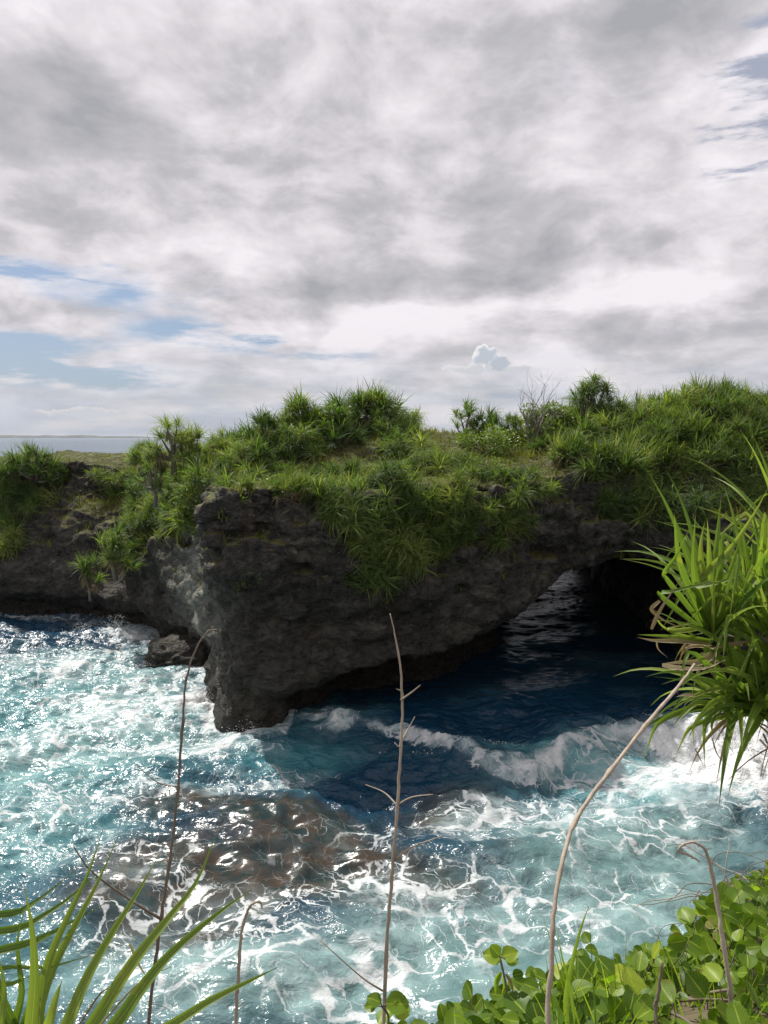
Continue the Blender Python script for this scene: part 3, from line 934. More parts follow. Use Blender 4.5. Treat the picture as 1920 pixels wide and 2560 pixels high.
def number_off(items, label, per_row=8):
    """items: (u, v, object); rows from the top down, each counted from the open bay"""
    items = sorted(items, key=lambda q: q[1])
    rows = max(1, round(len(items) / per_row))
    for r in range(rows):
        part = items[r * len(items) // rows:(r + 1) * len(items) // rows]
        part.sort(key=lambda q: q[0])
        for i, (_, _, o) in enumerate(part):
            o['label'] = label + (", " + ROW[r] if rows > 1 else "") + ", " + ORD[min(i, 11)] + " from the bay"


def scatter(poly, count, label, group, kind='up', height=(0.9, 1.7), R=(0.4, 0.9), heads=(3, 6), size=(0.75, 1.05), dry=0.3, seed=1, mind=34, hug=0.0):
    rnd = random.Random(seed)
    us = [p[0] for p in poly]; vs = [p[1] for p in poly]
    done = []; tries = 0; items = []
    while len(done) < count and tries < count * 60:
        tries += 1
        u, v = rnd.uniform(min(us), max(us)), rnd.uniform(min(vs), max(vs))
        if not in_poly(u, v, poly) or any((u - a) ** 2 + (v - b) ** 2 < mind * mind for a, b in done): continue
        p, nr = on_cliff(u, v)
        if p is None or p.y > 75: continue
        done.append((u, v))
        if nr.z < 0.55 and hug:        # on the steep face the heads grow out of the rock
            n_ = rnd.randint(*heads)
            out = Vector((nr.x, nr.y, max(nr.z, 0.05))).normalized()
            tops = [p + out * rnd.uniform(.25, .6) + Vector((rnd.uniform(-.7, .7), rnd.uniform(-.3, .3), rnd.uniform(-.9, .7))) for _ in range(n_)]
            o = pandanus(p - out * 0.1, tops, label, group, kind, rnd.uniform(*size), dry, normal=out * hug, rnd=rnd)
        else:
            o = bush(p - Vector((0, 0, .1)), rnd.uniform(*height), rnd.uniform(*R), rnd.randint(*heads), label, group, kind, rnd.uniform(*size), dry, rnd=rnd)
        items.append((u, v, o))
    number_off(items, label)
    return done


# ---- single plants that stand out
top_bush(372, 886, 45.5, 1.15, 9, "tall many-headed pandanus, highest beside the open sea view", kind='wild', size=1.05, dry=.35)
top_bush(418, 912, 46.5, 1.1, 7, "rounded pandanus just behind the tall one beside the sea view", kind='up', size=1.0)
top_bush(330, 955, 45, 0.9, 5, "sparse pandanus leaning out towards the sea view", kind='wild', size=0.85)
top_bush(470, 915, 47, 1.1, 6, "low pandanus filling the dip between two taller clumps", kind='up', size=0.9)
top_bush(572, 868, 44, 0.96, 7, "narrow upright pandanus at the start of the rising ridge", kind='up', size=1.06)
top_bush(530, 930, 42, 0.9, 6, "pale pandanus on the spur with bare leaning trunks", kind='wild', size=.9, dry=.7)
top_bush(645, 838, 47, 1.20, 9, "spiky pandanus clump on the ridge with upright leaves", kind='up', size=1.11)
top_bush(700, 858, 47, 1.56, 11, "broad pale green pandanus between two spiky ridge clumps", kind='up', size=1.06)
top_bush(765, 838, 49, 1.68, 13, "dense pandanus near the top of the central ridge", kind='up', size=1.17)
top_bush(808, 826, 49, 1.68, 14, "tallest dark pandanus on the central ridge", kind='up', size=1.22)
top_bush(735, 905, 46, 1.56, 9, "dark pandanus under the crest above the brown grass", kind='up', size=1.06)
top_bush(640, 905, 44, 1.68, 11, "big drooping pandanus above the left end of the brown grass", kind='wild', size=1.11)
top_bush(888, 868, 48, 0.8, 5, "withered pandanus with brown hanging leaves against the sky", kind='hang', size=.9, dry=1.0)
top_bush(1010, 855, 50, 0.8, 6, "upright pandanus at the end of the skyline hedge above yellow grass", kind='up', size=1.0)
top_bush(1060, 872, 50, 1.2, 8, "middle pandanus of the skyline hedge above yellow grass", kind='up', size=1.0)
top_bush(1105, 872, 50, 1.0, 7, "pandanus of the skyline hedge next to the bare shrub", kind='up', size=.95)
top_bush(1278, 792, 48, 1.45, 16, "dark round-topped pandanus tree rising alone above the skyline", kind='hang', size=.95, dry=.2)
top_bush(1325, 845, 48, 0.7, 4, "ragged drooping pandanus leaning off the round-topped tree", kind='hang', size=.8, dry=.6)
top_bush(70, 958, 61, 1.9, 12, "rounded lime green pandanus mound at the far bank", kind='up', size=1.25, dry=.1)
top_bush(18, 975, 61, 1.7, 10, "pandanus beside the lime mound, cut by the picture edge", kind='up', size=1.2, dry=.1)
top_bush(112, 985, 62, 1.1, 6, "small pandanus where the lime mound meets the olive grass", kind='up', size=1.1, dry=.1)
top_bush(245, 1125, 49, 0.9, 8, "yellow-green pandanus at the foot of the gully over the sea", kind='up', size=1.0, dry=.4)
top_bush(190, 1175, 50, 0.5, 4, "small pale pandanus clinging lowest on the gully ledge", kind='up', size=.9, dry=.8)

for (u, v, hg, nh, dr, lab) in [(492, 1035, 1.5, 4, .9, "pandanus with brown hanging skirts on the outermost rock of the spur"),
                                (600, 1080, 1.1, 3, 1.0, "pandanus with a grey dead skirt over the bare rock face"),
                                (645, 1070, 1.3, 4, .8, "bright star-headed pandanus next to the grey-skirted one on the lip"),
                                (545, 1040, 1.0, 3, .6, "short pandanus on the broken rock of the spur top"),
                                (700, 1090, 1.2, 4, .6, "pandanus at the start of the curtain over the face"),
                                (452, 1065, 1.3, 5, .5, "bushy pandanus spilling over the outer corner of the spur"),
                                (470, 1010, 1.8, 6, .3, "full leafy pandanus on the shoulder just above the spur corner"),
                                (425, 1100, 1.4, 5, .4, "pandanus wedged in the cleft against the spur wall"),
                                (390, 1060, 2.2, 8, .2, "big bushy pandanus filling the head of the gully"),
                                (350, 1120, 2.0, 8, .2, "round bushy pandanus in the middle of the gully"),
                                (300, 1165, 1.7, 7, .3, "bushy pandanus low in the gully beside the pale rock slab"),
                                (760, 1120, 1.2, 5, .5, "pandanus bulging from the upper edge of the curtain")]:
    p_, n_ = on_cliff(u, v)
    if p_ is not None:
        if n_.z < .5:          # the sight line meets the face: the plant roots on the edge above it
            e_ = Vector((p_.x + .15, p_.y + .6, 0))
            e_.z = ground_z(e_.x, e_.y)
            p_ = e_ if abs(e_.z - p_.z) < 3 else p_
        bush(p_ + Vector((0, .1, -.1)), hg, .4 + .09 * nh, nh, lab, None, 'up', .85, dr)

# ---- masses nobody could tell apart plant by plant
scatter([(0, 1010), (125, 1010), (130, 1070), (60, 1110), (30, 1190), (0, 1200)], 10, "dense pandanus on the shaded far bank",
        "pandanus on the far bank", 'hang', (1.0, 1.6), (.6, 1.0), (4, 6), (1.0, 1.3), .1, 21, 26, .5)
scatter([(310, 975), (480, 950), (495, 1000), (460, 1070), (420, 1120), (330, 1190), (250, 1180), (300, 1120), (320, 1050), (230, 1050), (240, 1010)], 30,
        "pandanus in the gully thicket", "pandanus in the gully", 'wild', (1.4, 2.4), (.6, 1.0), (5, 7), (.95, 1.2), .3, 22, 24, .5)
scatter([(470, 950), (600, 925), (670, 950), (630, 1000), (560, 1020), (490, 1030)], 18, "pandanus on the rocky spur",
        "pandanus on the spur", 'up', (1.2, 2.0), (.5, .9), (4, 6), (.9, 1.1), .4, 23, 26, .3)
scatter([(480, 1020), (560, 1010), (690, 1030), (860, 1000), (870, 1060), (700, 1110), (570, 1085), (500, 1070)], 26, "small dead-skirted pandanus on the cliff lip",
        "pandanus along the cliff lip", 'up', (0.6, 1.0), (.2, .5), (1, 3), (.7, .95), .9, 24, 36, .4)
scatter([(850, 970), (985, 975), (1025, 1100), (1010, 1140), (900, 1190), (860, 1260), (790, 1240), (720, 1190), (700, 1110), (850, 1040)], 36,
        "grey-green pandanus in the curtain over the cliff face", "pandanus draped over the cliff face", 'hang', (1.1, 1.8), (.6, 1.0), (4, 6), (.9, 1.15), .45, 25, 24, .7)
scatter([(1000, 1030), (1170, 1030), (1200, 1070), (1120, 1120), (1040, 1140)], 12, "light green pandanus above the arch",
        "pandanus above the arch", 'wild', (0.8, 1.2), (.4, .7), (3, 5), (.8, 1.0), .4, 26, 28, .6)
scatter([(1160, 920), (1360, 880), (1659, 880), (1659, 1010), (1300, 1040), (1180, 1000)], 42, "lush pandanus on the slope over the arch",
        "pandanus on the slope over the arch", 'up', (1.3, 2.2), (.6, 1.1), (4, 7), (.95, 1.2), .15, 27, 27, .3)
scatter([(1300, 1040), (1659, 1000), (1659, 1080), (1560, 1100), (1440, 1140), (1340, 1110)], 24, "withered pandanus overhanging the arch mouth",
        "pandanus overhanging the arch mouth", 'hang', (0.9, 1.4), (.5, .8), (3, 6), (.9, 1.1), .8, 28, 27, .6)
HEDGE = []
for i, (u, vt, y) in enumerate([(1400, 842, 46), (1440, 835, 47), (1480, 822, 47), (1520, 805, 48), (1560, 808, 48), (1600, 815, 48), (1640, 828, 47), (1690, 822, 47),
                                (1460, 862, 45), (1540, 845, 45.5), (1610, 850, 45.5), (1360, 880, 46), (1235, 905, 46), (1190, 925, 46), (1150, 905, 49),
                                (1420, 890, 44), (1500, 880, 44), (1580, 890, 44), (1650, 890, 44)]):
    HEDGE.append((u, vt, top_bush(u, vt, y, 1.2, 7, "hedge", "pandanus hedge on the skyline", 'up', 1.1, .1)))
number_off(HEDGE, "tall pandanus in the skyline hedge over the arch", 10)
RIDGE = []
for i, (u, vt, y) in enumerate([(620, 890, 47), (680, 890, 48), (850, 880, 48), (870, 905, 46), (845, 905, 47), (600, 930, 43), (560, 940, 42)]):
    RIDGE.append((u, vt, top_bush(u, vt, y, 1.0, 6, "ridge", "pandanus on the central ridge", 'up', 1.0, .25)))
number_off(RIDGE, "lower pandanus filling in along the central ridge", 12)


# ------------------------------------------------------------------ other plants of the headland
def leafy_shrub(u, vtop, y, R, label, n=700, tint=0.6, leaf=0.13):
    rnd = random.Random(int(u))
    tip = at(u, vtop, y)
    z = ground_z(tip.x, y) or tip.z - 2
    hgt = max(.8, tip.z - z)
    root = tag(link("leafy_shrub", None, loc=(tip.x, y, z)), label, "shrub")
    tb = MB(); cb = MB()
    clumps = []
    for i in range(13):
        a = rnd.uniform(0, 6.28); r = R * math.sqrt(rnd.random())
        c = Vector((r * math.cos(a), r * math.sin(a), hgt * rnd.uniform(.35, .92) * (1 - .25 * r / R)))
        clumps.append((c, rnd.uniform(.28, .5) * R))
        tb.tube([Vector((0, 0, -.2)), c * .5 + Vector((0, 0, -.1)), c], [.05, .035, .012], 5)
    for i in range(n):
        c, cr = rnd.choice(clumps)
        d = Vector((rnd.gauss(0, 1), rnd.gauss(0, 1), rnd.gauss(0, .8))).normalized()
        p = c + d * cr * rnd.random() ** .4
        e = (d + Vector((rnd.uniform(-.6, .6), rnd.uniform(-.6, .6), rnd.uniform(-.5, .3)))).normalized()
        s = e.cross(Vector((rnd.uniform(-1, 1), rnd.uniform(-1, 1), 1))).normalized()
        L = leaf * rnd.uniform(.7, 1.3)
        cb.poly([p, p + e * L * .5 + s * L * .3, p + e * L, p + e * L * .5 - s * L * .3], min(1, max(0, rnd.gauss(tint, .18))))
    link("crown", cb.mesh("crown", SHRUB, False), root)
    link("trunk", tb.mesh("trunk", BARK), root)
    return root


leafy_shrub(1185, 862, 47.5, 1.35, "bright green flat-topped leafy shrub under the bare shrub", 3600, .7, .17)
leafy_shrub(712, 868, 46, 1.2, "soft leafy green shrub tucked among the ridge pandanus", 2600, .55, .17)
leafy_shrub(1050, 925, 46.5, 1.5, "low spreading shrub at the edge of the yellow grass", 2200, .75, .15)


def bare_shrub():
    rnd = random.Random(3)
    tip = at(1160, 830, 47)
    z = ground_z(tip.x, 47)
    root = tag(link("bare_shrub", None, loc=(tip.x - .3, 47, z)), "leafless grey shrub of fine bare twigs on the skyline", "shrub")

    def grow(mb, p, d, L, r, depth):
        pts = [p]; rr = [r]
        for i in range(4):
            d = (d + Vector((rnd.gauss(0, .13), rnd.gauss(0, .13), rnd.gauss(.03, .08)))).normalized()
            p = p + d * L / 4
            pts.append(p); rr.append(r * (1 - .14 * (i + 1)))
        mb.tube(pts, rr, 4)
        if depth:
            for k in range(rnd.randint(2, 3)):
                j = rnd.randint(1, 4)
                grow(mb, pts[j], (d + Vector((rnd.gauss(0, .5), rnd.gauss(0, .5), rnd.uniform(-.05, .4)))).normalized(), L * .66, rr[j] * .72, depth - 1)
    for i in range(7):
        mb = MB()
        grow(mb, Vector((rnd.uniform(-.35, .35), rnd.uniform(-.3, .3), -.2)), Vector((rnd.uniform(-.35, .75), rnd.uniform(-.3, .3), 1)).normalized(), rnd.uniform(2.3, 3.0), .07, 3)
        link("branch", mb.mesh("branch", bark_grey), root)


bark_grey = bark_material("bare_twig_bark", (0.10, 0.085, 0.075), (0.30, 0.27, 0.24))
bare_shrub()


def on_rock_leaves():
    """small yellow-green plants rooted in cracks of the rock face"""
    for j, (u, v, n_, lab) in enumerate([(560, 1175, 26, "small leafy plant rooted high in the cracked rock face"),
                                         (553, 1243, 10, "tiny yellow-green plant in a crack below the other"),
                                         (520, 1085, 22, "little leafy plant on the ledge under the spur pandanus")]):
        p, nr = on_cliff(u, v)
        if p is None: continue
        rnd = random.Random(j)
        root = tag(link("rock_plant", None, loc=p), lab, "plant")
        for k in range(n_):
            mb = MB()
            d = (nr * .8 + Vector((rnd.uniform(-1, 1), rnd.uniform(-.4, .4), rnd.uniform(-.3, 1)))).normalized()
            q = d * rnd.uniform(.05, .38)
            s = d.cross(Vector((rnd.uniform(-1, 1), .3, 1))).normalized()
            L = rnd.uniform(.10, .20)
            mb.poly([q, q + d * L * .5 + s * L * .3, q + d * L, q + d * L * .5 - s * L * .3], rnd.uniform(.5, 1))
            link("leaf", mb.mesh("leaf", SHRUB, False), root)


on_rock_leaves()


# grass and ground cover over the flat top
def cliff_grass():
    tri = Q0
    a, b, c, d = (V0[tri[:, k]] for k in range(4))
    nrm = np.cross(c - a, d - b); ar = np.linalg.norm(nrm, axis=1) * .5
    nz = np.abs(nrm[:, 2]) / (2 * ar + 1e-9)
    cen = (a + b + c + d) / 4
    wt = ar * (nz > 0.55) * (cen[:, 2] > 5.5) * (cen[:, 1] < 95) * (np.abs(cen[:, 0]) < cen[:, 1] * .62 + 2) * (cen[:, 1] > 31)
    wt = wt * np.where(cen[:, 1] > 62, .35, 1.0)
    N = 80000
    fi = RNG.choice(len(tri), N, p=wt / wt.sum())
    r1, r2 = RNG.random((2, N, 1))
    base = (a[fi] * (1 - r1) + b[fi] * r1) * (1 - r2) + (d[fi] * (1 - r1) + c[fi] * r1) * r2
    patch = fbm(base * 0.22, 3)
    hgt = (0.22 + 0.42 * RNG.random(N) ** 1.5) * (1 + 0.6 * patch)
    hgt = np.where(base[:, 0] < -17, hgt * 0.85, hgt)
    az = RNG.random(N) * 6.283
    lean = 0.25 + 0.5 * RNG.random(N)
    dirv = np.stack([np.cos(az) * lean, np.sin(az) * lean, np.ones(N)], 1)
    side = np.stack([-np.sin(az), np.cos(az), 0 * az], 1) * (0.018 + 0.022 * RNG.random(N))[:, None]
    b0 = base - np.array([0, 0, .08])
    mid = b0 + dirv * (hgt * .6)[:, None]
    tipv = mid + (dirv * np.array([2.0, 2.0, .6])) * (hgt * .45)[:, None]
    V = np.stack([b0 - side, b0 + side, mid + side * .8, mid - side * .8, tipv], 1).reshape(-1, 3)
    i5 = np.arange(N)[:, None] * 5
    F_ = np.concatenate([i5 + np.array([[0, 1, 2]]), i5 + np.array([[0, 2, 3]]), i5 + np.array([[3, 2, 4]])], 0)
    brown = np.exp(-((base[:, 0] + 2) / 6) ** 2 - ((base[:, 1] - 43) / 4) ** 2)
    tint = np.clip(0.38 + 0.30 * patch + 0.35 * brown + 0.16 * RNG.standard_normal(N) - .1 * (base[:, 0] > 4) - .12 * (base[:, 0] < -16), 0, 1)
    me = mesh_from("grass", V, F_, GRASS, True, {'tint': np.repeat(tint, 5), 'along': np.tile([0, 0, .5, .5, 1], N)})
    tag(link("grass", me), "dry yellow-green grass matted over the cliff top", "grass", kind='stuff')


cliff_grass()


def ground_cover():
    rnd = random.Random(9)
    mb = MB()
    spots = [(600, 1040, 55, 22), (660, 1060, 50, 20), (760, 1050, 55, 18), (700, 1020, 45, 14), (1050, 940, 60, 14), (1110, 960, 45, 18), (540, 1040, 30, 20),
             (820, 1020, 40, 18), (1080, 1000, 40, 18)]
    for (u, v, su, sv) in spots:
        for k in range(330):
            p, nr = on_cliff(rnd.gauss(u, su * .5), rnd.gauss(v, sv * .5))
            if p is None or nr.z < .1 or p.y > 56: continue
            p = p + nr * rnd.uniform(.03, .28)
            d = Vector((rnd.gauss(0, 1), rnd.gauss(0, 1), rnd.uniform(-.2, .8))).normalized()
            s = d.cross(Vector((rnd.uniform(-.5, .5), rnd.uniform(-.5, .5), 1))).normalized()
            L = rnd.uniform(.08, .17)
            mb.poly([p, p + d * L * .5 + s * L * .38, p + d * L, p + d * L * .5 - s * L * .38], min(1, max(0, rnd.gauss(.8, .18))))
    tag(link("ground_cover", mb.mesh("ground_cover", SHRUB, False)), "bright green creeping ground cover along the cliff lip", "ground cover", kind='stuff')


ground_cover()

# ------------------------------------------------------------------ boulder in the wash, far coast
def boulder():
    c = sea_at(385, 1440)
    m = bpy.data.meshes.new("sea_boulder")
    import bmesh
    bm = bmesh.new()
    bmesh.ops.create_icosphere(bm, subdivisions=5, radius=1.0)
    co = np.array([v.co for v in bm.verts], dtype=np.float32)
    r = 1 + .26 * fbm(co * 1.3 + 3, 3) + .12 * fbm(co * np.array([3.2, 3.2, 5.5], dtype=np.float32), 4)
    co = co * r[:, None] * np.array([2.2, 1.7, 1.35])
    for v, p in zip(bm.verts, co): v.co = p
    for f in bm.faces: f.smooth = True
    bm.to_mesh(m); bm.free()
    m.materials.append(ROCK)
    m.attributes.new("bare", 'FLOAT', 'POINT')
    tag(link("sea_boulder", m, loc=(c.x + .3, c.y + .6, 0.25)), "dark rounded boulder in white wash at the foot of the spur", "boulder")


boulder()


def spray():
    """drops thrown up where waves hit the rock"""
    m, g = new_mat("spray_drops")
    g.n('ShaderNodeOutputMaterial', ins={0: g.n('ShaderNodeBsdfPrincipled', ins={'Base Color': (0.75, 0.77, 0.78, 1), 'Roughness': .5}).outputs[0]})
    rng = np.random.default_rng(4)
    V = []; 
    tet = np.array([(1, 1, 1), (-1, -1, 1), (-1, 1, -1), (1, -1, -1)]) * .6
    for (u, v, n_, rx, ry, hg) in ((255, 1372, 1500, 1.3, .8, 1.5), (180, 1368, 500, 1.6, .8, .6), (720, 1572, 900, .8, .7, .8), (1610, 1640, 4500, 2.4, 1.4, 2.0),
                                   (1560, 1610, 1200, 2.0, 1.0, 1.0), (440, 1520, 900, .6, .9, .9), (530, 1585, 1100, .9, .5, .8), (330, 1440, 600, 1.2, .6, .6), (1060, 1640, 2600, 3.4, .5, .75), (640, 1560, 500, 1.0, .5, .5)):
        c = sea_at(u, v)
        r = np.abs(rng.standard_normal(n_)) * .55
        zz = hg * rng.random(n_) ** 2.2 * np.exp(-r)
        a_ = rng.random(n_) * 6.283
        p = np.stack([c.x + rx * r * np.cos(a_) + .3 * rng.standard_normal(n_) * zz, c.y + ry * r * np.sin(a_), zz + .15], 1)
        s_ = .008 + .035 * rng.random(n_) ** 3
        q = rng.standard_normal((n_, 4)); q /= np.linalg.norm(q, axis=1)[:, None]
        x, y, z, w_ = q.T
        R = np.stack([np.stack([1 - 2 * (y * y + z * z), 2 * (x * y - z * w_), 2 * (x * z + y * w_)], 1), np.stack([2 * (x * y + z * w_), 1 - 2 * (x * x + z * z), 2 * (y * z - x * w_)], 1),
                      np.stack([2 * (x * z - y * w_), 2 * (y * z + x * w_), 1 - 2 * (x * x + y * y)], 1)], 1)
        V.append((p[:, None, :] + np.einsum('nij,kj->nki', R, tet) * s_[:, None, None]).reshape(-1, 3))
    V = np.concatenate(V)
    b_ = np.arange(len(V) // 4)[:, None] * 4
    F_ = np.concatenate([b_ + np.array([[0, 1, 2]]), b_ + np.array([[0, 3, 1]]), b_ + np.array([[0, 2, 3]]), b_ + np.array([[1, 3, 2]])])
    tag(link("spray", mesh_from("spray", V, F_, m, True)), "white spray thrown up where waves break", "spray", kind='stuff')


spray()


def far_coast():
    """low wooded coast on the horizon"""
    xs = np.linspace(-9000, -900, 260)
    h = 30 + 16 * fbm(np.stack([xs * .0012, 0 * xs, 0 * xs], 1), 4) + 9 * fbm(np.stack([xs * .012, 0 * xs, 0 * xs + 4], 1), 3)
    h = np.clip(h, 2, None) * sst(xs, -9000, -8600) * (1 - sst(xs, -1800, -900))
    prof_ = [(0, -5), (40, .75), (260, 1.0), (700, .9), (1500, -5)]
    V = []
    for (dy, k) in prof_:
        V.append(np.stack([xs, 12000 + dy + 0 * xs, np.where(k > 0, h * k, -5)], 1))
    V = np.concatenate(V)
    nx_ = len(xs)
    ii_ = np.arange(len(V)).reshape(len(prof_), nx_)
    q_ = np.stack([ii_[:-1, :-1].ravel(), ii_[:-1, 1:].ravel(), ii_[1:, 1:].ravel(), ii_[1:, :-1].ravel()], 1)
    m, g = new_mat("far_woods")
    col = g.mix(g.noise(g.n('ShaderNodeTexCoord').outputs['Object'], .01, 4), (0.020, 0.035, 0.030), (0.045, 0.060, 0.045))
    g.n('ShaderNodeOutputMaterial', ins={0: g.n('ShaderNodeBsdfPrincipled', ins={'Base Color': col, 'Roughness': .9}).outputs[0]})
    tag(link("far_hills", mesh_from("far_hills", V, q_, m)), "low wooded coast far off on the sea horizon", kind='structure')


far_coast()


def haze_box():
    """the sea air: far things fade, near things stay clear"""
    x0, x1, y0, y1, z0, z1 = -29000, 29000, -2900, 29000, -6.0, 60.0
    V = [(x0, y0, z0), (x1, y0, z0), (x1, y1, z0), (x0, y1, z0), (x0, y0, z1), (x1, y0, z1), (x1, y1, z1), (x0, y1, z1)]
    F_ = [(0, 3, 2, 1), (4, 5, 6, 7), (0, 1, 5, 4), (1, 2, 6, 5), (2, 3, 7, 6), (3, 0, 4, 7)]
    m, g = new_mat("sea_haze")
    pv = g.n('ShaderNodeVolumePrincipled', ins={'Color': (0.80, 0.86, 0.95, 1), 'Density': 2.2e-5, 'Anisotropy': 0.2})
    g.n('ShaderNodeOutputMaterial', ins={'Volume': pv.outputs[0]})
    tag(link("haze", mesh_from("haze", np.array(V, dtype=float), F_, m, False)), "thin pale sea haze in the air", "haze", kind='stuff')


haze_box()
# ------------------------------------------------------------------ the near cliff edge
EDGE = [(-30, -14), (-4, -1.2), (-1.2, 0.6), (-0.5, 1.75), (-0.12, 2.2), (0.4, 2.36), (0.75, 2.65), (1.2, 3.15), (1.65, 3.7), (2.3, 4.5), (3.0, 5.5), (4.2, 7.0), (6.5, 8.4), (11, 10.5), (19, 15.5),
        (40, 18), (40, -30), (-30, -30)]


def near_top(x, y):
    return np.interp(y, [0, 1, 2, 3, 4, 5, 6, 9, 14, 20], [12.4, 12.38, 12.24, 11.72, 11.32, 10.88, 10.6, 10.1, 9.4, 9.0]) + 0.12 * np.clip(x - 1.5 - 0.3 * y, 0, 12) + 0.06 * fbm(np.stack([x * 1.2, y * 1.2, 0 * x], -1), 3)


def near_material():
    m, g = new_mat("near_soil_and_rock")
    tco = g.n('ShaderNodeTexCoord').outputs['Object']
    n1 = g.noise(tco, 6.0, 7, .65); n2 = g.noise(tco, 28.0, 4, .6)
    col = g.mix(n1, (0.05, 0.036, 0.022), (0.16, 0.12, 0.07))
    col = g.mix(g.step(n2, .45, .7), col, (0.075, 0.085, 0.03))
    b = g.n('ShaderNodeBump', ins={'Strength': .8, 'Distance': .05, 'Height': n1})
    g.n('ShaderNodeOutputMaterial', ins={0: g.n('ShaderNodeBsdfPrincipled', ins={'Base Color': col, 'Roughness': .95, 'Normal': b.outputs[0]}).outputs[0]})
    return m


ax = np.concatenate([np.arange(-28, -5, 1.0), np.arange(-5, 9, 0.09), np.arange(9, 38, .5)])
ay = np.concatenate([np.arange(-28, -4, 1.0), np.arange(-4, 10, 0.09), np.arange(10, 20, .3)])
AX, AY = np.meshgrid(ax, ay, indexing='ij')
de = sdpoly(AX, AY, EDGE) + .12 * fbm(np.stack([AX * 1.5, AY * 1.5, 0 * AX], -1), 3)
AZ = near_top(AX, AY) - .25 * sst(de, -.5, 0.05) - 13.5 * sst(de, .0, 2.6) ** .8 + .25 * fbm(np.stack([AX * .9, AY * .9, 0 * AX + 3], -1), 3) * sst(de, .1, 1)
ia = np.arange(AX.size).reshape(AX.shape)
qa = np.stack([ia[:-1, :-1].ravel(), ia[1:, :-1].ravel(), ia[1:, 1:].ravel(), ia[:-1, 1:].ravel()], 1)
near_me = mesh_from("near_ground", np.stack([AX, AY, AZ], -1).reshape(-1, 3), qa, near_material())
tag(link("near_ground", near_me), "earthy cliff edge underfoot, overgrown with creeper", kind='structure')
NB = BVHTree.FromPolygons([tuple(v) for v in np.stack([AX, AY, AZ], -1).reshape(-1, 3)], qa.tolist())


def near_z(x, y):
    h = NB.ray_cast(Vector((x, y, 30)), Vector((0, 0, -1)))
    return h[0].z if h[0] is not None else None


# ------------------------------------------------------------------ near leaves
NEARLEAF = leaf_material("near_pandanus_leaf", (0.060, 0.125, 0.024), (0.175, 0.262, 0.042), (0.350, 0.400, 0.095), 0.50, 0.42,
                         (0.93, 1.0, (0.20, 0.13, 0.06)), 0.25, 14.0, True)
CREEP = leaf_material("creeper_leaf", (0.060, 0.130, 0.012), (0.200, 0.310, 0.022), (0.400, 0.460, 0.055), 0.50, 0.42, None, 0.8, 22.0, 'pinnate')
DEADNEAR = leaf_material("near_dry_leaf", (0.16, 0.11, 0.065), (0.34, 0.25, 0.155), (0.52, 0.42, 0.28), 0.2, 0.6, None, .5, 14.0)


def spline(pts, n):
    """smooth path through points"""
    P_ = [pts[0] * 2 - pts[1]] + list(pts) + [pts[-1] * 2 - pts[-2]]
    out = []
    seg = len(pts) - 1
    for i in range(n + 1):
        t = i / n * seg
        k = min(int(t), seg - 1); f = t - k
        a, b, c, d = P_[k:k + 4]
        out.append(0.5 * ((2 * b) + (c - a) * f + (2 * a - 5 * b + 4 * c - d) * f * f + (3 * b - a - 3 * c + d) * f ** 3))
    return out


def add_leaf(root, pts, width, mat, tint, fold=.35, n=10, name="leaf", long_tip=True, facing=None):
    pts = [p - root.location for p in spline(pts, n)]
    ws = []
    for i in range(n + 1):
        t = i / n
        wv = width * (0.55 + .45 * min(1, t * 4)) * ((1 - t ** 1.5) ** 1.1 if long_tip else (1 - t ** 3))
        ws.append(max(.0015, wv))
    mb = MB()
    mb.blade(pts, ws, up=facing or Vector((0.15, -0.75, 0.65)), fold=fold, tint=tint)
    return link(name, mb.mesh(name, mat), root)


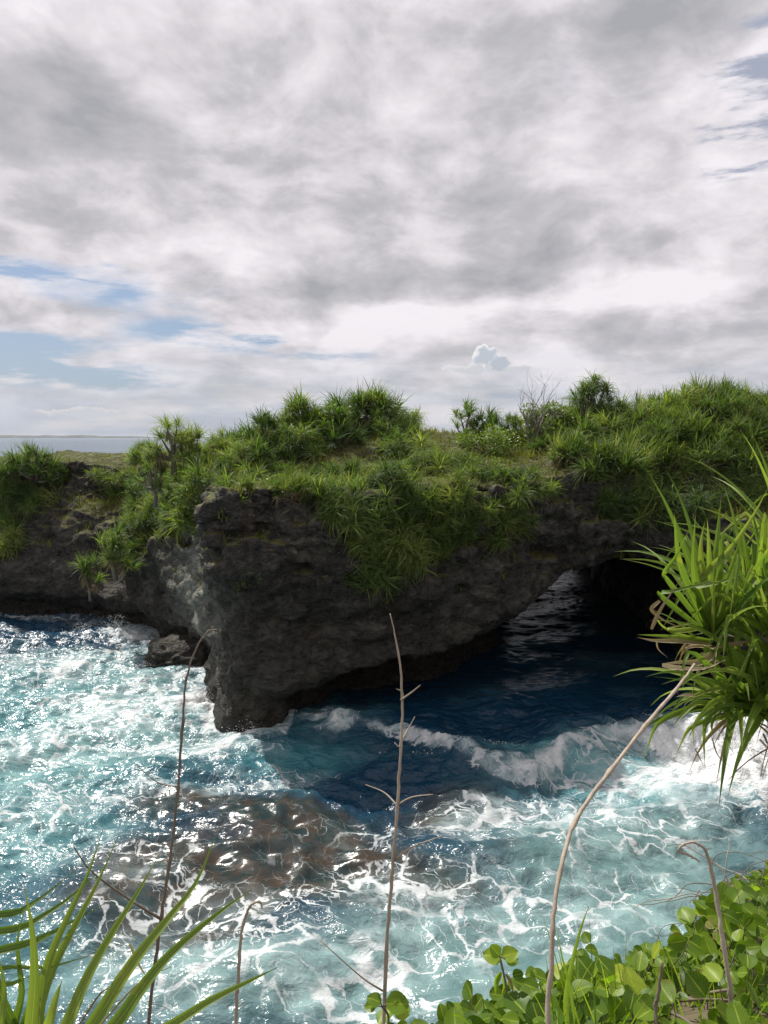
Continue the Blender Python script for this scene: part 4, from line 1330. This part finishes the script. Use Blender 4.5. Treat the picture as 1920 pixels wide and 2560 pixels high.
# the strap-leaved plant at the lower edge, nearest the camera
def near_pandanus():
    k = lambda x, y: (x * .5, 1693.6 + y * .5)
    crown = at(70, 2330, 1.38)
    gz_ = near_z(crown.x, crown.y - .1)
    root = tag(link("pandanus", None, loc=(crown.x, crown.y - .1, gz_)), "bright lime strap-leaved pandanus fanning up from the nearest ground", "pandanus")
    L = [([(130, 1100), (150, 850), (140, 640), (105, 440)], 62, 1.38, 1.45, .8),
         ([(165, 1060), (200, 800), (290, 580), (380, 390), (445, 195)], 48, 1.42, 1.6, .75),
         ([(150, 1080), (215, 830), (330, 600), (425, 420), (515, 215)], 50, 1.45, 1.68, .8),
         ([(270, 1080), (370, 850), (480, 650), (600, 460), (690, 300)], 56, 1.40, 1.66, .72),
         ([(370, 1080), (560, 790), (720, 590), (850, 420), (945, 185)], 62, 1.40, 1.72, .8),
         ([(460, 1080), (620, 870), (760, 710), (960, 545), (1090, 455)], 62, 1.38, 1.62, .6),
         ([(680, 1075), (900, 940), (1080, 850), (1200, 792)], 44, 1.38, 1.55, .65),
         ([(195, 1090), (240, 930), (268, 850)], 56, 1.33, 1.36, .8),
         ([(-60, 720), (120, 610), (290, 500), (450, 360)], 42, 1.45, 1.66, .2),
         ([(-60, 655), (90, 550), (180, 490), (340, 360)], 40, 1.5, 1.7, .15),
         ([(-80, 815), (150, 680), (260, 625), (480, 500)], 44, 1.42, 1.62, .2),
         ([(-60, 850), (220, 790), (390, 740)], 24, 1.42, 1.56, .35),
         ([(5, 1100), (20, 900), (-10, 720)], 46, 1.3, 1.35, .7),
         ([(290, 1080), (345, 940), (398, 835)], 20, 1.36, 1.44, .7),
         ([(60, 1090), (95, 900), (75, 700), (100, 560)], 40, 1.42, 1.5, .5),
         ([(-80, 930), (60, 860), (130, 830)], 36, 1.4, 1.48, .45),
         ([(100, 1090), (130, 960), (210, 800), (240, 690)], 40, 1.5, 1.6, .35),
         ([(700, 1060), (760, 960), (745, 990)], 18, 1.4, 1.42, .6)]
    for (pts, wpx, y0, y1, tint) in L[:-1]:
        n_ = len(pts)
        pp_ = [at(*k(*p), y0 + (y1 - y0) * i / (n_ - 1)) for i, p in enumerate(pts)]
        foot = crown + Vector((random.uniform(-.03, .03), random.uniform(-.03, .03), -.05))
        wd = wpx * .5 * 1.15732 / 1862 * y0 * 1.2
        add_leaf(root, [foot] + pp_, wd, NEARLEAF, tint, .30, 14)
    # brown whip tips and dry leaves among them
    for (pts, wpx, y0) in [([(400, 1080), (600, 860), (740, 790)], 8, 1.5), ([(330, 1060), (440, 900), (520, 880)], 9, 1.5), ([(560, 690), (600, 780), (650, 860)], 12, 1.55)]:
        add_leaf(root, [at(*k(*p), y0) for p in pts], wpx * .5 * 1.157 / 1862 * y0 * 1.3, DEADNEAR, .5, .4, 8, "dead_leaf")
    tb = MB()
    tb.tube([Vector((0, 0, -.1)), Vector((0.0, .05, (crown.z - gz_) * .5)), crown - root.location], [.05, .045, .04], 8)
    link("trunk", tb.mesh("trunk", BARK), root)


near_pandanus()


# the big pandanus on the edge further along
def edge_pandanus():
    z8 = lambda x, y: (1296 + x * .2929, 1036.9 + y * .2929)
    Yb = 5.4
    base = at(*z8(1720, 1750), 5.7)
    gz_ = near_z(base.x, base.y)
    root = tag(link("pandanus", None, loc=(base.x, base.y, gz_)), "large sunlit pandanus leaning out from the cliff edge over the water", "pandanus")
    rnd = random.Random(12)
    tb = MB()
    crowns = [(z8(830, 1160), 5.3), (z8(1140, 1060), 5.6), (z8(1280, 1180), 5.3), (z8(1010, 1640), 5.2), (z8(1250, 1560), 5.1), (z8(1440, 820), 5.9), (z8(1400, 560), 6.3), (z8(1330, 1380), 5.2), (z8(1200, 1720), 5.1)]
    for (uv, y) in crowns:
        c = at(*uv, y) - root.location
        hub = at(*z8(1760, 1360), 5.8) - root.location
        tb.tube(spline([Vector((.3, .1, -.3)), hub, (hub + c) / 2 + Vector((0, .05, .04)), c], 9), [.08, .08, .075, .07, .06, .05, .045, .04, .035, .03], 7)
    link("trunk", tb.mesh("trunk", BARK), root)
    px_m = .2929 * 1.15732 / 1862

    def lf(pts, wpx, tint, mat=NEARLEAF, y0=5.3, y1=None, name="leaf", n=12, fold=.3):
        y1 = y1 if y1 is not None else y0
        q_ = [at(*z8(*p), y0 + (y1 - y0) * i / (len(pts) - 1)) for i, p in enumerate(pts)]
        add_leaf(root, q_, wpx * px_m * y0 * 1.45, mat, tint, fold, n, name, facing=Vector((rnd.uniform(-.4, .4), -.7, .6)))
    # leaves that can be picked out, foot to tip
    lf([(820, 1160), (700, 900), (590, 640), (560, 430), (550, 250)], 62, .45, y1=5.1)
    lf([(810, 1150), (640, 930), (490, 740), (470, 690), (560, 560), (660, 360)], 52, .5, y1=5.0, n=22)
    lf([(800, 1140), (600, 990), (455, 870), (440, 835), (520, 825), (700, 780), (900, 745)], 50, .42, y1=5.0, n=24)
    lf([(830, 1160), (730, 860), (690, 600), (705, 240)], 56, .5, y1=5.2)
    lf([(835, 1150), (760, 700), (745, 480), (775, 300)], 44, .85, y1=5.3)
    lf([(845, 1150), (810, 700), (800, 450), (790, 280)], 40, .7)
    lf([(850, 1150), (840, 800), (860, 450), (895, 130)], 46, .6, y1=5.5)
    lf([(740, 730), (850, 620), (960, 510), (1130, 260), (1239, 60)], 44, .85, y1=5.3)
    lf([(830, 1165), (720, 860), (680, 800), (780, 775), (930, 740), (1110, 660)], 60, .65, y1=5.0, n=20)
    lf([(850, 1150), (900, 950), (860, 840), (870, 820)], 44, .9)
    lf([(800, 1080), (620, 1110), (510, 1110), (520, 1090), (760, 1040)], 34, .95, y1=5.1, n=20)
    lf([(850, 1060), (1000, 1130), (1239, 1160)], 70, .2)
    lf([(830, 920), (1000, 900), (1140, 790)], 40, .4)
    lf([(1000, 1060), (1000, 980), (1070, 900), (1230, 830), (1330, 780)], 70, .85, n=16)
    lf([(790, 1190), (600, 1150), (460, 1080), (390, 970)], 30, .75, y1=5.1)
    lf([(830, 1190), (640, 1165), (420, 1150), (275, 1140)], 34, .75, y1=5.0)
    lf([(820, 1210), (600, 1190), (400, 1185), (275, 1160)], 40, .5, DEADNEAR, y1=5.0, name="dead_leaf")
    lf([(900, 1240), (740, 1340), (600, 1345), (455, 1355)], 46, .7, DEADNEAR, y1=5.0, name="dead_leaf")
    lf([(460, 1365), (560, 1385), (760, 1390), (930, 1325)], 34, .8, DEADNEAR, y0=5.0, name="dead_leaf")
    lf([(860, 1250), (1000, 1210), (1160, 1180)], 40, .6, DEADNEAR, y1=5.1, name="dead_leaf")
    lf([(380, 1100), (450, 950), (585, 745)], 24, .6, DEADNEAR, y0=5.0, name="dead_leaf")
    lf([(440, 890), (380, 960), (480, 1040), (600, 1090)], 24, .35, DEADNEAR, y0=5.05, name="dead_leaf", n=16)
    lf([(415, 1190), (430, 1250), (500, 1310)], 14, .9, DEADNEAR, y0=5.0, name="dead_leaf")
    lf([(800, 1640), (700, 1650), (610, 1730), (535, 1820)], 40, .75, y0=5.1, y1=5.0)
    lf([(820, 1600), (740, 1600), (650, 1630), (615, 1680)], 24, .6, y0=5.1)
    lf([(850, 1680), (740, 1740), (690, 1830), (690, 1960)], 34, .6, y0=5.0)
    lf([(880, 1690), (790, 1760), (765, 1900), (775, 2130)], 38, .55, y0=5.0)
    lf([(890, 1700), (830, 1780), (825, 1880)], 28, .5, y0=5.0)
    lf([(800, 1560), (640, 1500), (560, 1470), (400, 1450)], 16, .3, y0=5.1)
    lf([(850, 1580), (720, 1500), (640, 1430)], 34, .6, y0=5.1)
    lf([(700, 1590), (620, 1585), (560, 1600)], 20, .9, DEADNEAR, y0=5.05, name="dead_leaf")
    for (a, b, c_) in [((700, 1980), (740, 2060), (765, 2110)), ((825, 1900), (870, 2030), (960, 2115)), ((910, 1900), (950, 1960), (1000, 2030))]:
        lf([a, b, c_], 9, .2, DEADNEAR, y0=5.0, name="dead_leaf")
    # the rest of each head
    for ci, (uv, y) in enumerate(crowns):
        c = at(*uv, y)
        n_ = [16, 42, 34, 22, 24, 34, 22, 28, 24][ci]
        for i in range(n_):
            k_ = (i + .5) / n_
            az = i * 2.39996 + rnd.uniform(-.3, .3)
            up_ = (ci in (0, 1, 2, 5, 6))
            inc = (.10 + (.95 if up_ else 1.75) * k_) + rnd.uniform(-.1, .1)
            d = Vector((math.sin(inc) * math.cos(az), math.sin(inc) * math.sin(az), math.cos(inc)))
            if ci == 0 and d.x < -.15: d.x *= .4
            if ci in (3, 8): d = (d + Vector((-.15, -.25, 0))).normalized()
            Ln = rnd.uniform(.75, 1.25) * (1.05 if up_ else .8)
            pts = droop_path(c, d, Ln, rnd.uniform(.05, .22) if up_ else .24, 6, 3 if rnd.random() < .25 else None, rnd)
            add_leaf(root, pts, rnd.uniform(.055, .085), NEARLEAF, min(1, max(0, rnd.gauss(.5, .22))), .3, 12,
                     facing=Vector((rnd.uniform(-.5, .5), -.6, .6)))
        for i in range(7 if ci in (0, 3, 4) else 3):
            az = rnd.uniform(0, 6.28); inc = rnd.uniform(1.3, 2.5)
            d = Vector((math.sin(inc) * math.cos(az), math.sin(inc) * math.sin(az), math.cos(inc)))
            pts = droop_path(c + Vector((rnd.uniform(-.05, .05), 0, -.08)), d, rnd.uniform(.25, .55), .3, 6, 2 if rnd.random() < .4 else None, rnd)
            add_leaf(root, pts, rnd.uniform(.022, .04), DEADNEAR, min(1, max(0, rnd.gauss(.5, .25))), .4, 8, "dead_leaf")
    # hanging roots and litter under it
    for i in range(10):
        p = at(*z8(rnd.uniform(1150, 1400), rnd.uniform(1780, 1960)), rnd.uniform(5.0, 5.5))
        d = Vector((rnd.uniform(-.5, .4), rnd.uniform(-.5, .2), rnd.uniform(-1, -.2)))
        pts = droop_path(p, d, rnd.uniform(.3, .7), .2, 5, None, rnd)
        mb = MB()
        mb.tube([q_ - root.location for q_ in pts], [.008, .007, .006, .005, .004, .002], 4)
        link("hanging_root", mb.mesh("hanging_root", STALK_DARK if i % 3 else STALK), root)


edge_pandanus()


# ------------------------------------------------------------------ dry stalks standing in front of the view
def stalk(pts, radii, label, mat=STALK, twigs=(), name="dry_stalk", root_down=True, nodes=()):
    P_ = [at(*p[:2], p[2]) for p in pts]
    if root_down:
        zg = near_z(P_[0].x, min(P_[0].y, 1.35 + 0 * P_[0].x)) or EYE - 1.7
        zg = min(zg, P_[0].z - .05)
        P_ = [Vector((P_[0].x * .98, P_[0].y - .25, zg - .05))] + P_
        radii = [radii[0] * 1.1] + list(radii)
    root = tag(link(name, None, loc=P_[0]), label, "dry stalk")
    n_ = len(P_) * 6
    jr = random.Random(len(label) * 3)
    sp_ = [p - P_[0] + Vector((jr.gauss(0, .0008), 0, jr.gauss(0, .0008))) for p in spline(P_, n_)]
    rr = np.interp(np.linspace(0, len(P_) - 1, n_ + 1), range(len(P_)), radii)
    rn = random.Random(len(label))
    rr = [r * (1 + (.30 if i % 7 == 4 else 0) + rn.uniform(-.12, .10)) for i, r in enumerate(rr)]
    mb = MB()
    mb.tube(sp_, rr, 8)
    link("stem", mb.mesh("stem", mat), root)
    for (tp, tr) in twigs:
        q_ = [at(*p[:2], p[2]) - P_[0] for p in tp]
        m2_ = MB()
        s2 = spline(q_, 8)
        m2_.tube(s2, [tr * (1 - .6 * i / 8) for i in range(9)], 6)
        link("twig", m2_.mesh("twig", mat), root)
    return root


R_ = .0033
stalk([(828, 2230, 1.75), (838, 2000, 1.78), (850, 1850, 1.8), (860, 1700, 1.84), (868, 1580, 1.88), (868, 1480, 1.9), (858, 1400, 1.92), (842, 1325, 1.94)],
      [R_ * 1.5, R_ * 1.45, R_ * 1.35, R_ * 1.2, R_ * 1.1, R_ * .95, R_ * .8, R_ * .3], "straight dry stalk with short side twigs standing mid-view",
      twigs=[([(866, 1512, 1.89), (890, 1495, 1.87), (908, 1480, 1.85)], .0028), ([(868, 1600, 1.88), (882, 1575, 1.9), (896, 1548, 1.9)], .003),
             ([(868, 1612, 1.88), (860, 1612, 1.86), (852, 1604, 1.86)], .003), ([(866, 1492, 1.9), (856, 1488, 1.9)], .002),
             ([(860, 1738, 1.83), (890, 1722, 1.8), (935, 1716, 1.78)], .0026), ([(852, 1858, 1.8), (890, 1830, 1.78), (955, 1806, 1.75)], .003),
             ([(858, 1740, 1.84), (830, 1712, 1.88), (790, 1695, 1.9)], .0026),
             ([(826, 2140, 1.76), (780, 2110, 1.7), (690, 2030, 1.66)], .0028)])
stalk([(318, 2230, 1.7), (340, 2050, 1.72), (352, 1960, 1.74), (368, 1850, 1.76), (385, 1700, 1.8), (393, 1580, 1.82), (402, 1470, 1.85), (425, 1400, 1.86), (446, 1368, 1.86), (462, 1361, 1.86), (474, 1364, 1.86)],
      [R_ * 1.3, R_ * 1.3, R_ * 1.25, R_ * 1.15, R_ * 1.0, R_ * .95, R_ * .8, R_ * .65, R_ * .55, R_ * .7, R_ * .6],
      "dark thin stalk with a nodding tip before the foaming bay", STALK_DARK,
      twigs=[([(347, 1985, 1.73), (290, 1950, 1.7), (200, 1885, 1.68), (160, 1830, 1.66)], .0036),
             ([(393, 1590, 1.82), (398, 1560, 1.82), (400, 1548, 1.82)], .002), ([(385, 1700, 1.8), (340, 1690, 1.82), (290, 1650, 1.84)], .002)])
stalk([(1184, 2230, 1.55), (1192, 2090, 1.6), (1196, 1980, 1.65), (1215, 1860, 1.75), (1250, 1760, 1.9), (1330, 1650, 2.15), (1400, 1560, 2.4), (1460, 1490, 2.65), (1500, 1435, 2.85)],
      [.0058, .0056, .0053, .0053, .0057, .0061, .0063, .0061, .0045], "long pale stalk bowing across towards the sunlit pandanus")
stalk([(1590, 2230, 1.7), (1575, 2120, 1.72), (1560, 2020, 1.75), (1548, 1940, 1.78), (1535, 1870, 1.8), (1522, 1835, 1.8), (1500, 1820, 1.8), (1478, 1824, 1.8), (1466, 1838, 1.8), (1490, 1848, 1.79), (1512, 1862, 1.78)],
      [.0062, .006, .0055, .0052, .0046, .0036, .003, .0028, .003, .0034, .0016], "hooked dry stalk curling over with a withered tip above the creeper", STALK)
stalk([(508, 2230, 1.6), (514, 2120, 1.62), (520, 2030, 1.64), (530, 1980, 1.65), (545, 1953, 1.65), (562, 1948, 1.65), (566, 1962, 1.65)],
      [.004, .004, .0036, .0032, .0028, .0026, .0018], "short hooked stalk in front of the brown reef", STALK)
stalk([(1420, 2230, 1.6), (1422, 2150, 1.62), (1430, 2080, 1.63)], [.0045, .004, .003], "short broken brown stalk poking up out of the creeper", STALK_DARK)


# ------------------------------------------------------------------ creeper on the edge
def round_leaf(seed, mat=None, L=1.0):
    """rounded two-lobed leaf folded along its rib; unit length along +Y, face up +Z"""
    rnd = random.Random(seed)
    mb = MB()
    n_ = 6
    fold = rnd.uniform(.1, .35); curl = rnd.uniform(-.25, .15)
    rows = []
    for i in range(n_ + 1):
        t = i / n_
        wv = .50 * math.sin(math.pi * min(1, t ** .72 * .97 + .03)) ** .55
        y = t * L - (0.04 if i == 0 else 0)
        z = curl * (t - .2) ** 2
        notch = .07 if i == n_ else 0
        r_ = []
        for sx_ in (-1, -.5, 0, .5, 1):
            xx = sx_ * max(.05, wv)
            r_.append(Vector((xx, y - notch * (1 - abs(sx_)) + .03 * abs(sx_) * (1 if i == n_ else 0), z + fold * abs(xx) + .02 * math.sin(6 * t + 4 * sx_ + seed))))
        rows.append(r_)
    for i, r_ in enumerate(rows):
        for j, p in enumerate(r_):
            mb.across[len(mb.v)] = (-1, -.5, 0, .5, 1)[j]; mb.v.append(p); mb.tint.append(.5 + (.12 if j == 2 else 0)); mb.along.append(i / n_)
    for i in range(n_):
        for j in range(4):
            a = i * 5 + j
            mb.f.append((a, a + 1, a + 6, a + 5))
    return mb.mesh("leaf", mat or CREEP)


RL = [round_leaf(s) for s in range(8)]
for m_ in RL: m_.update()
RL_PTS = [np.array([v.co for v in m_.vertices]) for m_ in RL]
RL_FC = [np.array([p.vertices for p in m_.polygons]) for m_ in RL]


def leaf_pose(p, nrm, rnd, size):
    f = (nrm * .75 + Vector((rnd.gauss(0, .8), rnd.gauss(0, .7) - .35, .4))).normalized()
    a = rnd.uniform(0, 6.283)
    y = Vector((math.cos(a), math.sin(a), rnd.uniform(-.3, .3)))
    y = (y - f * y.dot(f)).normalized()
    x = y.cross(f)
    M = Matrix(((x.x, y.x, f.x), (x.y, y.y, f.y), (x.z, y.z, f.z)))
    return M


def creeper():
    rnd = random.Random(77)
    org = Vector((1.3, 3.0, near_z(1.3, 3.0)))
    root = tag(link("creeper", None, loc=org), "bright green round-leaved creeper matted over the cliff edge", "creeper")
    # outline of the mat in plan: along the edge and back to the right
    spots = []
    while len(spots) < 3400:
        y = rnd.uniform(1.2, 5.6); x = rnd.uniform(-.45, 4.6)
        d_ = float(sdpoly(np.array([x]), np.array([y]), EDGE)[0])
        if d_ > .22 or d_ < -2.2: continue
        if x / y > .62 or x / y < -.04: continue
        if d_ < -.9 and rnd.random() < .4: continue
        z = near_z(x, y)
        if z is None: continue
        gap = float(fbm(np.array([[x * 2.2, y * 2.2, 5.0]]), 2)[0])
        if gap < -.42: continue
        lift = (.02 + .20 * rnd.random() + .16 * max(0, gap)) * (.7 + .75 * min(1, max(0, x - .25)) - .65 * min(1, max(0, x - 1.2)))
        if d_ > 0: z = max(z, near_z(x - .1, y - .15) - .5 * d_)
        spots.append((Vector((x, y, z + lift)), d_))

    def shows(p):
        d = p - Vector((0, 0, EYE))
        cx = d.x / (d.y * math.cos(PITCH) - d.z * math.sin(PITCH))
        cy_ = (d.z * math.cos(PITCH) + d.y * math.sin(PITCH)) / (d.y * math.cos(PITCH) - d.z * math.sin(PITCH))
        return abs(cx) < .525 and abs(cy_) < .70

    vis = [s for s in spots if shows(s[0])]
    oth = [s for s in spots if not shows(s[0])]
    vis.sort(key=lambda s: -s[0].z + .12 * s[0].length * 0 - .3 * rnd.random())
    def lsize(): return rnd.uniform(.034, .076)
    rnd.shuffle(vis)
    vis.sort(key=lambda s: s[0].y - s[0].z * .9)
    count = 0
    mbv = []; mbf = []; tints = []; off = 0
    pet = MB()
    for i, (p, d_) in enumerate(vis + oth):
        M = leaf_pose(p, Vector((0, 0, 1)), rnd, 1)
        s = lsize() * (1.15 if rnd.random() < .25 else .9)
        k = rnd.randrange(8)
        if i < len(vis) and count < 290 and (i % max(1, len(vis) // 290) == 0):
            o = link("leaf", RL[k], root, p - org, M.to_quaternion(), s)
            count += 1
        else:
            R3 = np.array(M)
            pts = RL_PTS[k] @ R3.T * s + np.array(p - org)
            mbv.append(pts); mbf.append(RL_FC[k] + off); off += len(pts)
            tints.append(np.full(len(pts), min(1, max(0, rnd.gauss(.5, .2)))))
        foot = p - org - Vector((rnd.uniform(-.05, .05), rnd.uniform(-.05, .05), .13))
        if i % 2 == 0: pet.tube([foot, (foot + p - org) / 2 + Vector((.01, 0, 0)), p - org], [.0022, .002, .0015], 4)
    V = np.concatenate(mbv)
    o = link("leaves", mesh_from("leaves", V, np.concatenate(mbf), CREEP, True, {'tint': np.concatenate(tints), 'along': np.tile(np.repeat(np.arange(7) / 6, 5), len(V) // 35), 'across': np.tile([-1, -.5, 0, .5, 1], len(V) // 5)}), root)
    o['kind'] = 'stuff'
    link("stems", pet.mesh("stems", STALK_DARK), root)['kind'] = 'stuff'
    # runners
    for i in range(26):
        x, y = rnd.uniform(.1, 2.6), rnd.uniform(1.6, 4.4)
        if float(sdpoly(np.array([x]), np.array([y]), EDGE)[0]) > 0.05: continue
        pts = []
        a = rnd.uniform(0, 6.28)
        for j in range(6):
            z = near_z(x, y)
            pts.append(Vector((x, y, max(z, org.z - 1.2) + .05 + .05 * rnd.random())) - org)
            a += rnd.gauss(0, .5); x += .13 * math.cos(a); y += .13 * math.sin(a)
        mb = MB(); sp_ = spline(pts, 12)
        mb.tube(sp_, [.005] * 13, 5)
        link("runner", mb.mesh("runner", STALK_DARK), root)


creeper()


def sprig(u, v, y, leaves, label, foot, dead=()):
    top = at(u, v, y)
    ft = at(*foot)
    root = tag(link("leafy_sprig", None, loc=ft), label, "sprig")
    mb = MB()
    mb.tube(spline([Vector(), (top - ft) * .5 + Vector((.01, .01, 0)), top - ft], 8), [.003] * 9, 6)
    link("stem", mb.mesh("stem", STALK_DARK), root)
    rnd = random.Random(int(u))
    for (lu, lv, s, ang) in leaves:
        p = at(lu, lv, y) - ft
        x = Vector((math.cos(ang), 0.15, -math.sin(ang) * .6)).normalized()
        f = Vector((rnd.uniform(-.2, .2), -.55, .8)).normalized()
        f = (f - x * f.dot(x)).normalized()
        q = x.cross(f)
        M = Matrix(((q.x, x.x, f.x), (q.y, x.y, f.y), (q.z, x.z, f.z)))
        link("leaf", rnd.choice(RL), root, p, M.to_quaternion(), s)
        mb = MB(); mb.tube([top - ft, (top - ft + p) / 2, p], [.0018, .0016, .0014], 4)
        link("petiole", mb.mesh("petiole", STALK_DARK), root)
    for (pts, wd) in dead:
        add_leaf(root, [at(a, b, y) for a, b in pts], wd, DEADNEAR if wd < .012 else CREEP, .45, .7, 8, "dead_leaf", False)


sprig(1080, 2068, 1.95, [(1082, 2068, .050, 3.3), (1078, 2064, .036, 4.2), (1086, 2066, .046, -.25), (1090, 2068, .042, -.9 + 1.5)],
      "lone sprig of round leaves standing up clear of the creeper", (1095, 2220, 1.9),
      [([(1082, 2100), (1072, 2120), (1070, 2150)], .016), ([(1086, 2110), (1090, 2130), (1084, 2152)], .014), ([(1092, 2105), (1102, 2120), (1110, 2150)], .010)])
sprig(826, 2175, 1.72, [(822, 2165, .035, 3.6), (836, 2168, .055, .3), (850, 2172, .05, .9), (812, 2172, .03, 2.6)],
      "small leafy sprig at the foot of the straight stalk", (835, 2230, 1.72))


# grass blades in the creeper
TUFT = ["dense thin grass tuft in the creeper just behind the pale stalk", "thin grass tuft midway between pale stalk and broken stalk", "grass tuft at the very foot of the pale stalk",
        "thin grass tuft between the broken stalk and hooked stalk", "grass tuft beyond the hooked stalk under the vine tangle", "low grass tuft in the creeper at the lowest corner"]
def near_grass():
    rnd = random.Random(31)
    k = 0
    for (u, v, y, n_, hgt) in [(1290, 2160, 1.9, 14, .26), (1380, 2150, 1.95, 14, .22), (1250, 2200, 1.75, 9, .32), (1480, 2120, 2.1, 12, .22), (1560, 2050, 2.4, 10, .22), (1620, 2150, 2.0, 10, .2)]:
        p0 = at(u, v, y)
        root = tag(link("grass_tuft", None, loc=p0 - Vector((0, 0, .12))), TUFT[k], "grass", "grass tufts in the creeper")
        k += 1
        for i in range(n_):
            a = rnd.uniform(0, 6.28)
            d = Vector((math.cos(a) * .35, math.sin(a) * .35, 1))
            st = Vector((rnd.uniform(-.09, .09), rnd.uniform(-.06, .06), 0))
            pts = droop_path(st, d, hgt * rnd.uniform(.6, 1.15), .10, 6, None, rnd)
            mb = MB()
            mb.blade(pts, [.0045 * (1 - (j / 6) ** 2) + .0006 for j in range(7)], up=Vector((rnd.uniform(-.5, .5), -.8, .3)), fold=.3, tint=rnd.uniform(.3, .9))
            link("blade", mb.mesh("blade", CREEP), root)
    b = [([(1228, 2240), (1222, 2150), (1250, 2020), (1272, 1958)], 1.75, .018), ([(1245, 2230), (1230, 2130), (1212, 2060), (1205, 2010)], 1.72, .010)]
    root = tag(link("grass_tuft", None, loc=at(1235, 2240, 1.74)), "tall broad grass blades beside the long pale stalk", "grass")
    for (pts, y, wd) in b:
        add_leaf(root, [at(*p, y) for p in pts], wd, NEARLEAF, .5, .3, 10, "blade")


near_grass()


# tangle of dry vines above the creeper
def dry_tangle():
    rnd = random.Random(55)
    org = at(1600, 1980, 3.9)
    root = tag(link("dry_vine_tangle", None, loc=org), "tangle of wiry brown dry vines above the creeper", "vines")
    for i in range(34):
        u, v = rnd.uniform(1500, 1680), rnd.uniform(1900, 2010)
        p = at(u, v, rnd.uniform(3.7, 4.2)) - org
        d = Vector((rnd.gauss(-.25, .6), rnd.gauss(0, .4), rnd.uniform(.15, 1))).normalized()
        pts = [p]
        bend = Vector((rnd.gauss(0, .25), rnd.gauss(0, .2), -.16))
        for j in range(9):
            d = (d + bend + Vector((rnd.gauss(0, .22), rnd.gauss(0, .22), rnd.gauss(0, .2)))).normalized()
            p = p + d * rnd.uniform(.035, .07)
            pts.append(p)
        mb = MB(); sp_ = spline(pts, 24)
        r0 = rnd.uniform(.0022, .0042)
        mb.tube(sp_, [r0 * (1 - .5 * j / 24) for j in range(25)], 5)
        link("vine", mb.mesh("vine", STALK_DARK if rnd.random() < .65 else STALK), root)
    for i in range(60):
        u, v = rnd.uniform(1560, 1680), rnd.uniform(1960, 2040)
        p = at(u, v, rnd.uniform(3.6, 4.0))
        d = Vector((rnd.gauss(0, 1), rnd.gauss(0, .5), rnd.gauss(-.2, .4))).normalized()
        add_leaf(root, droop_path(p, d, rnd.uniform(.12, .3), .15, 4, None, rnd), .008, DEADNEAR, rnd.uniform(.2, .8), .3, 5, "dead_leaf")


dry_tangle()
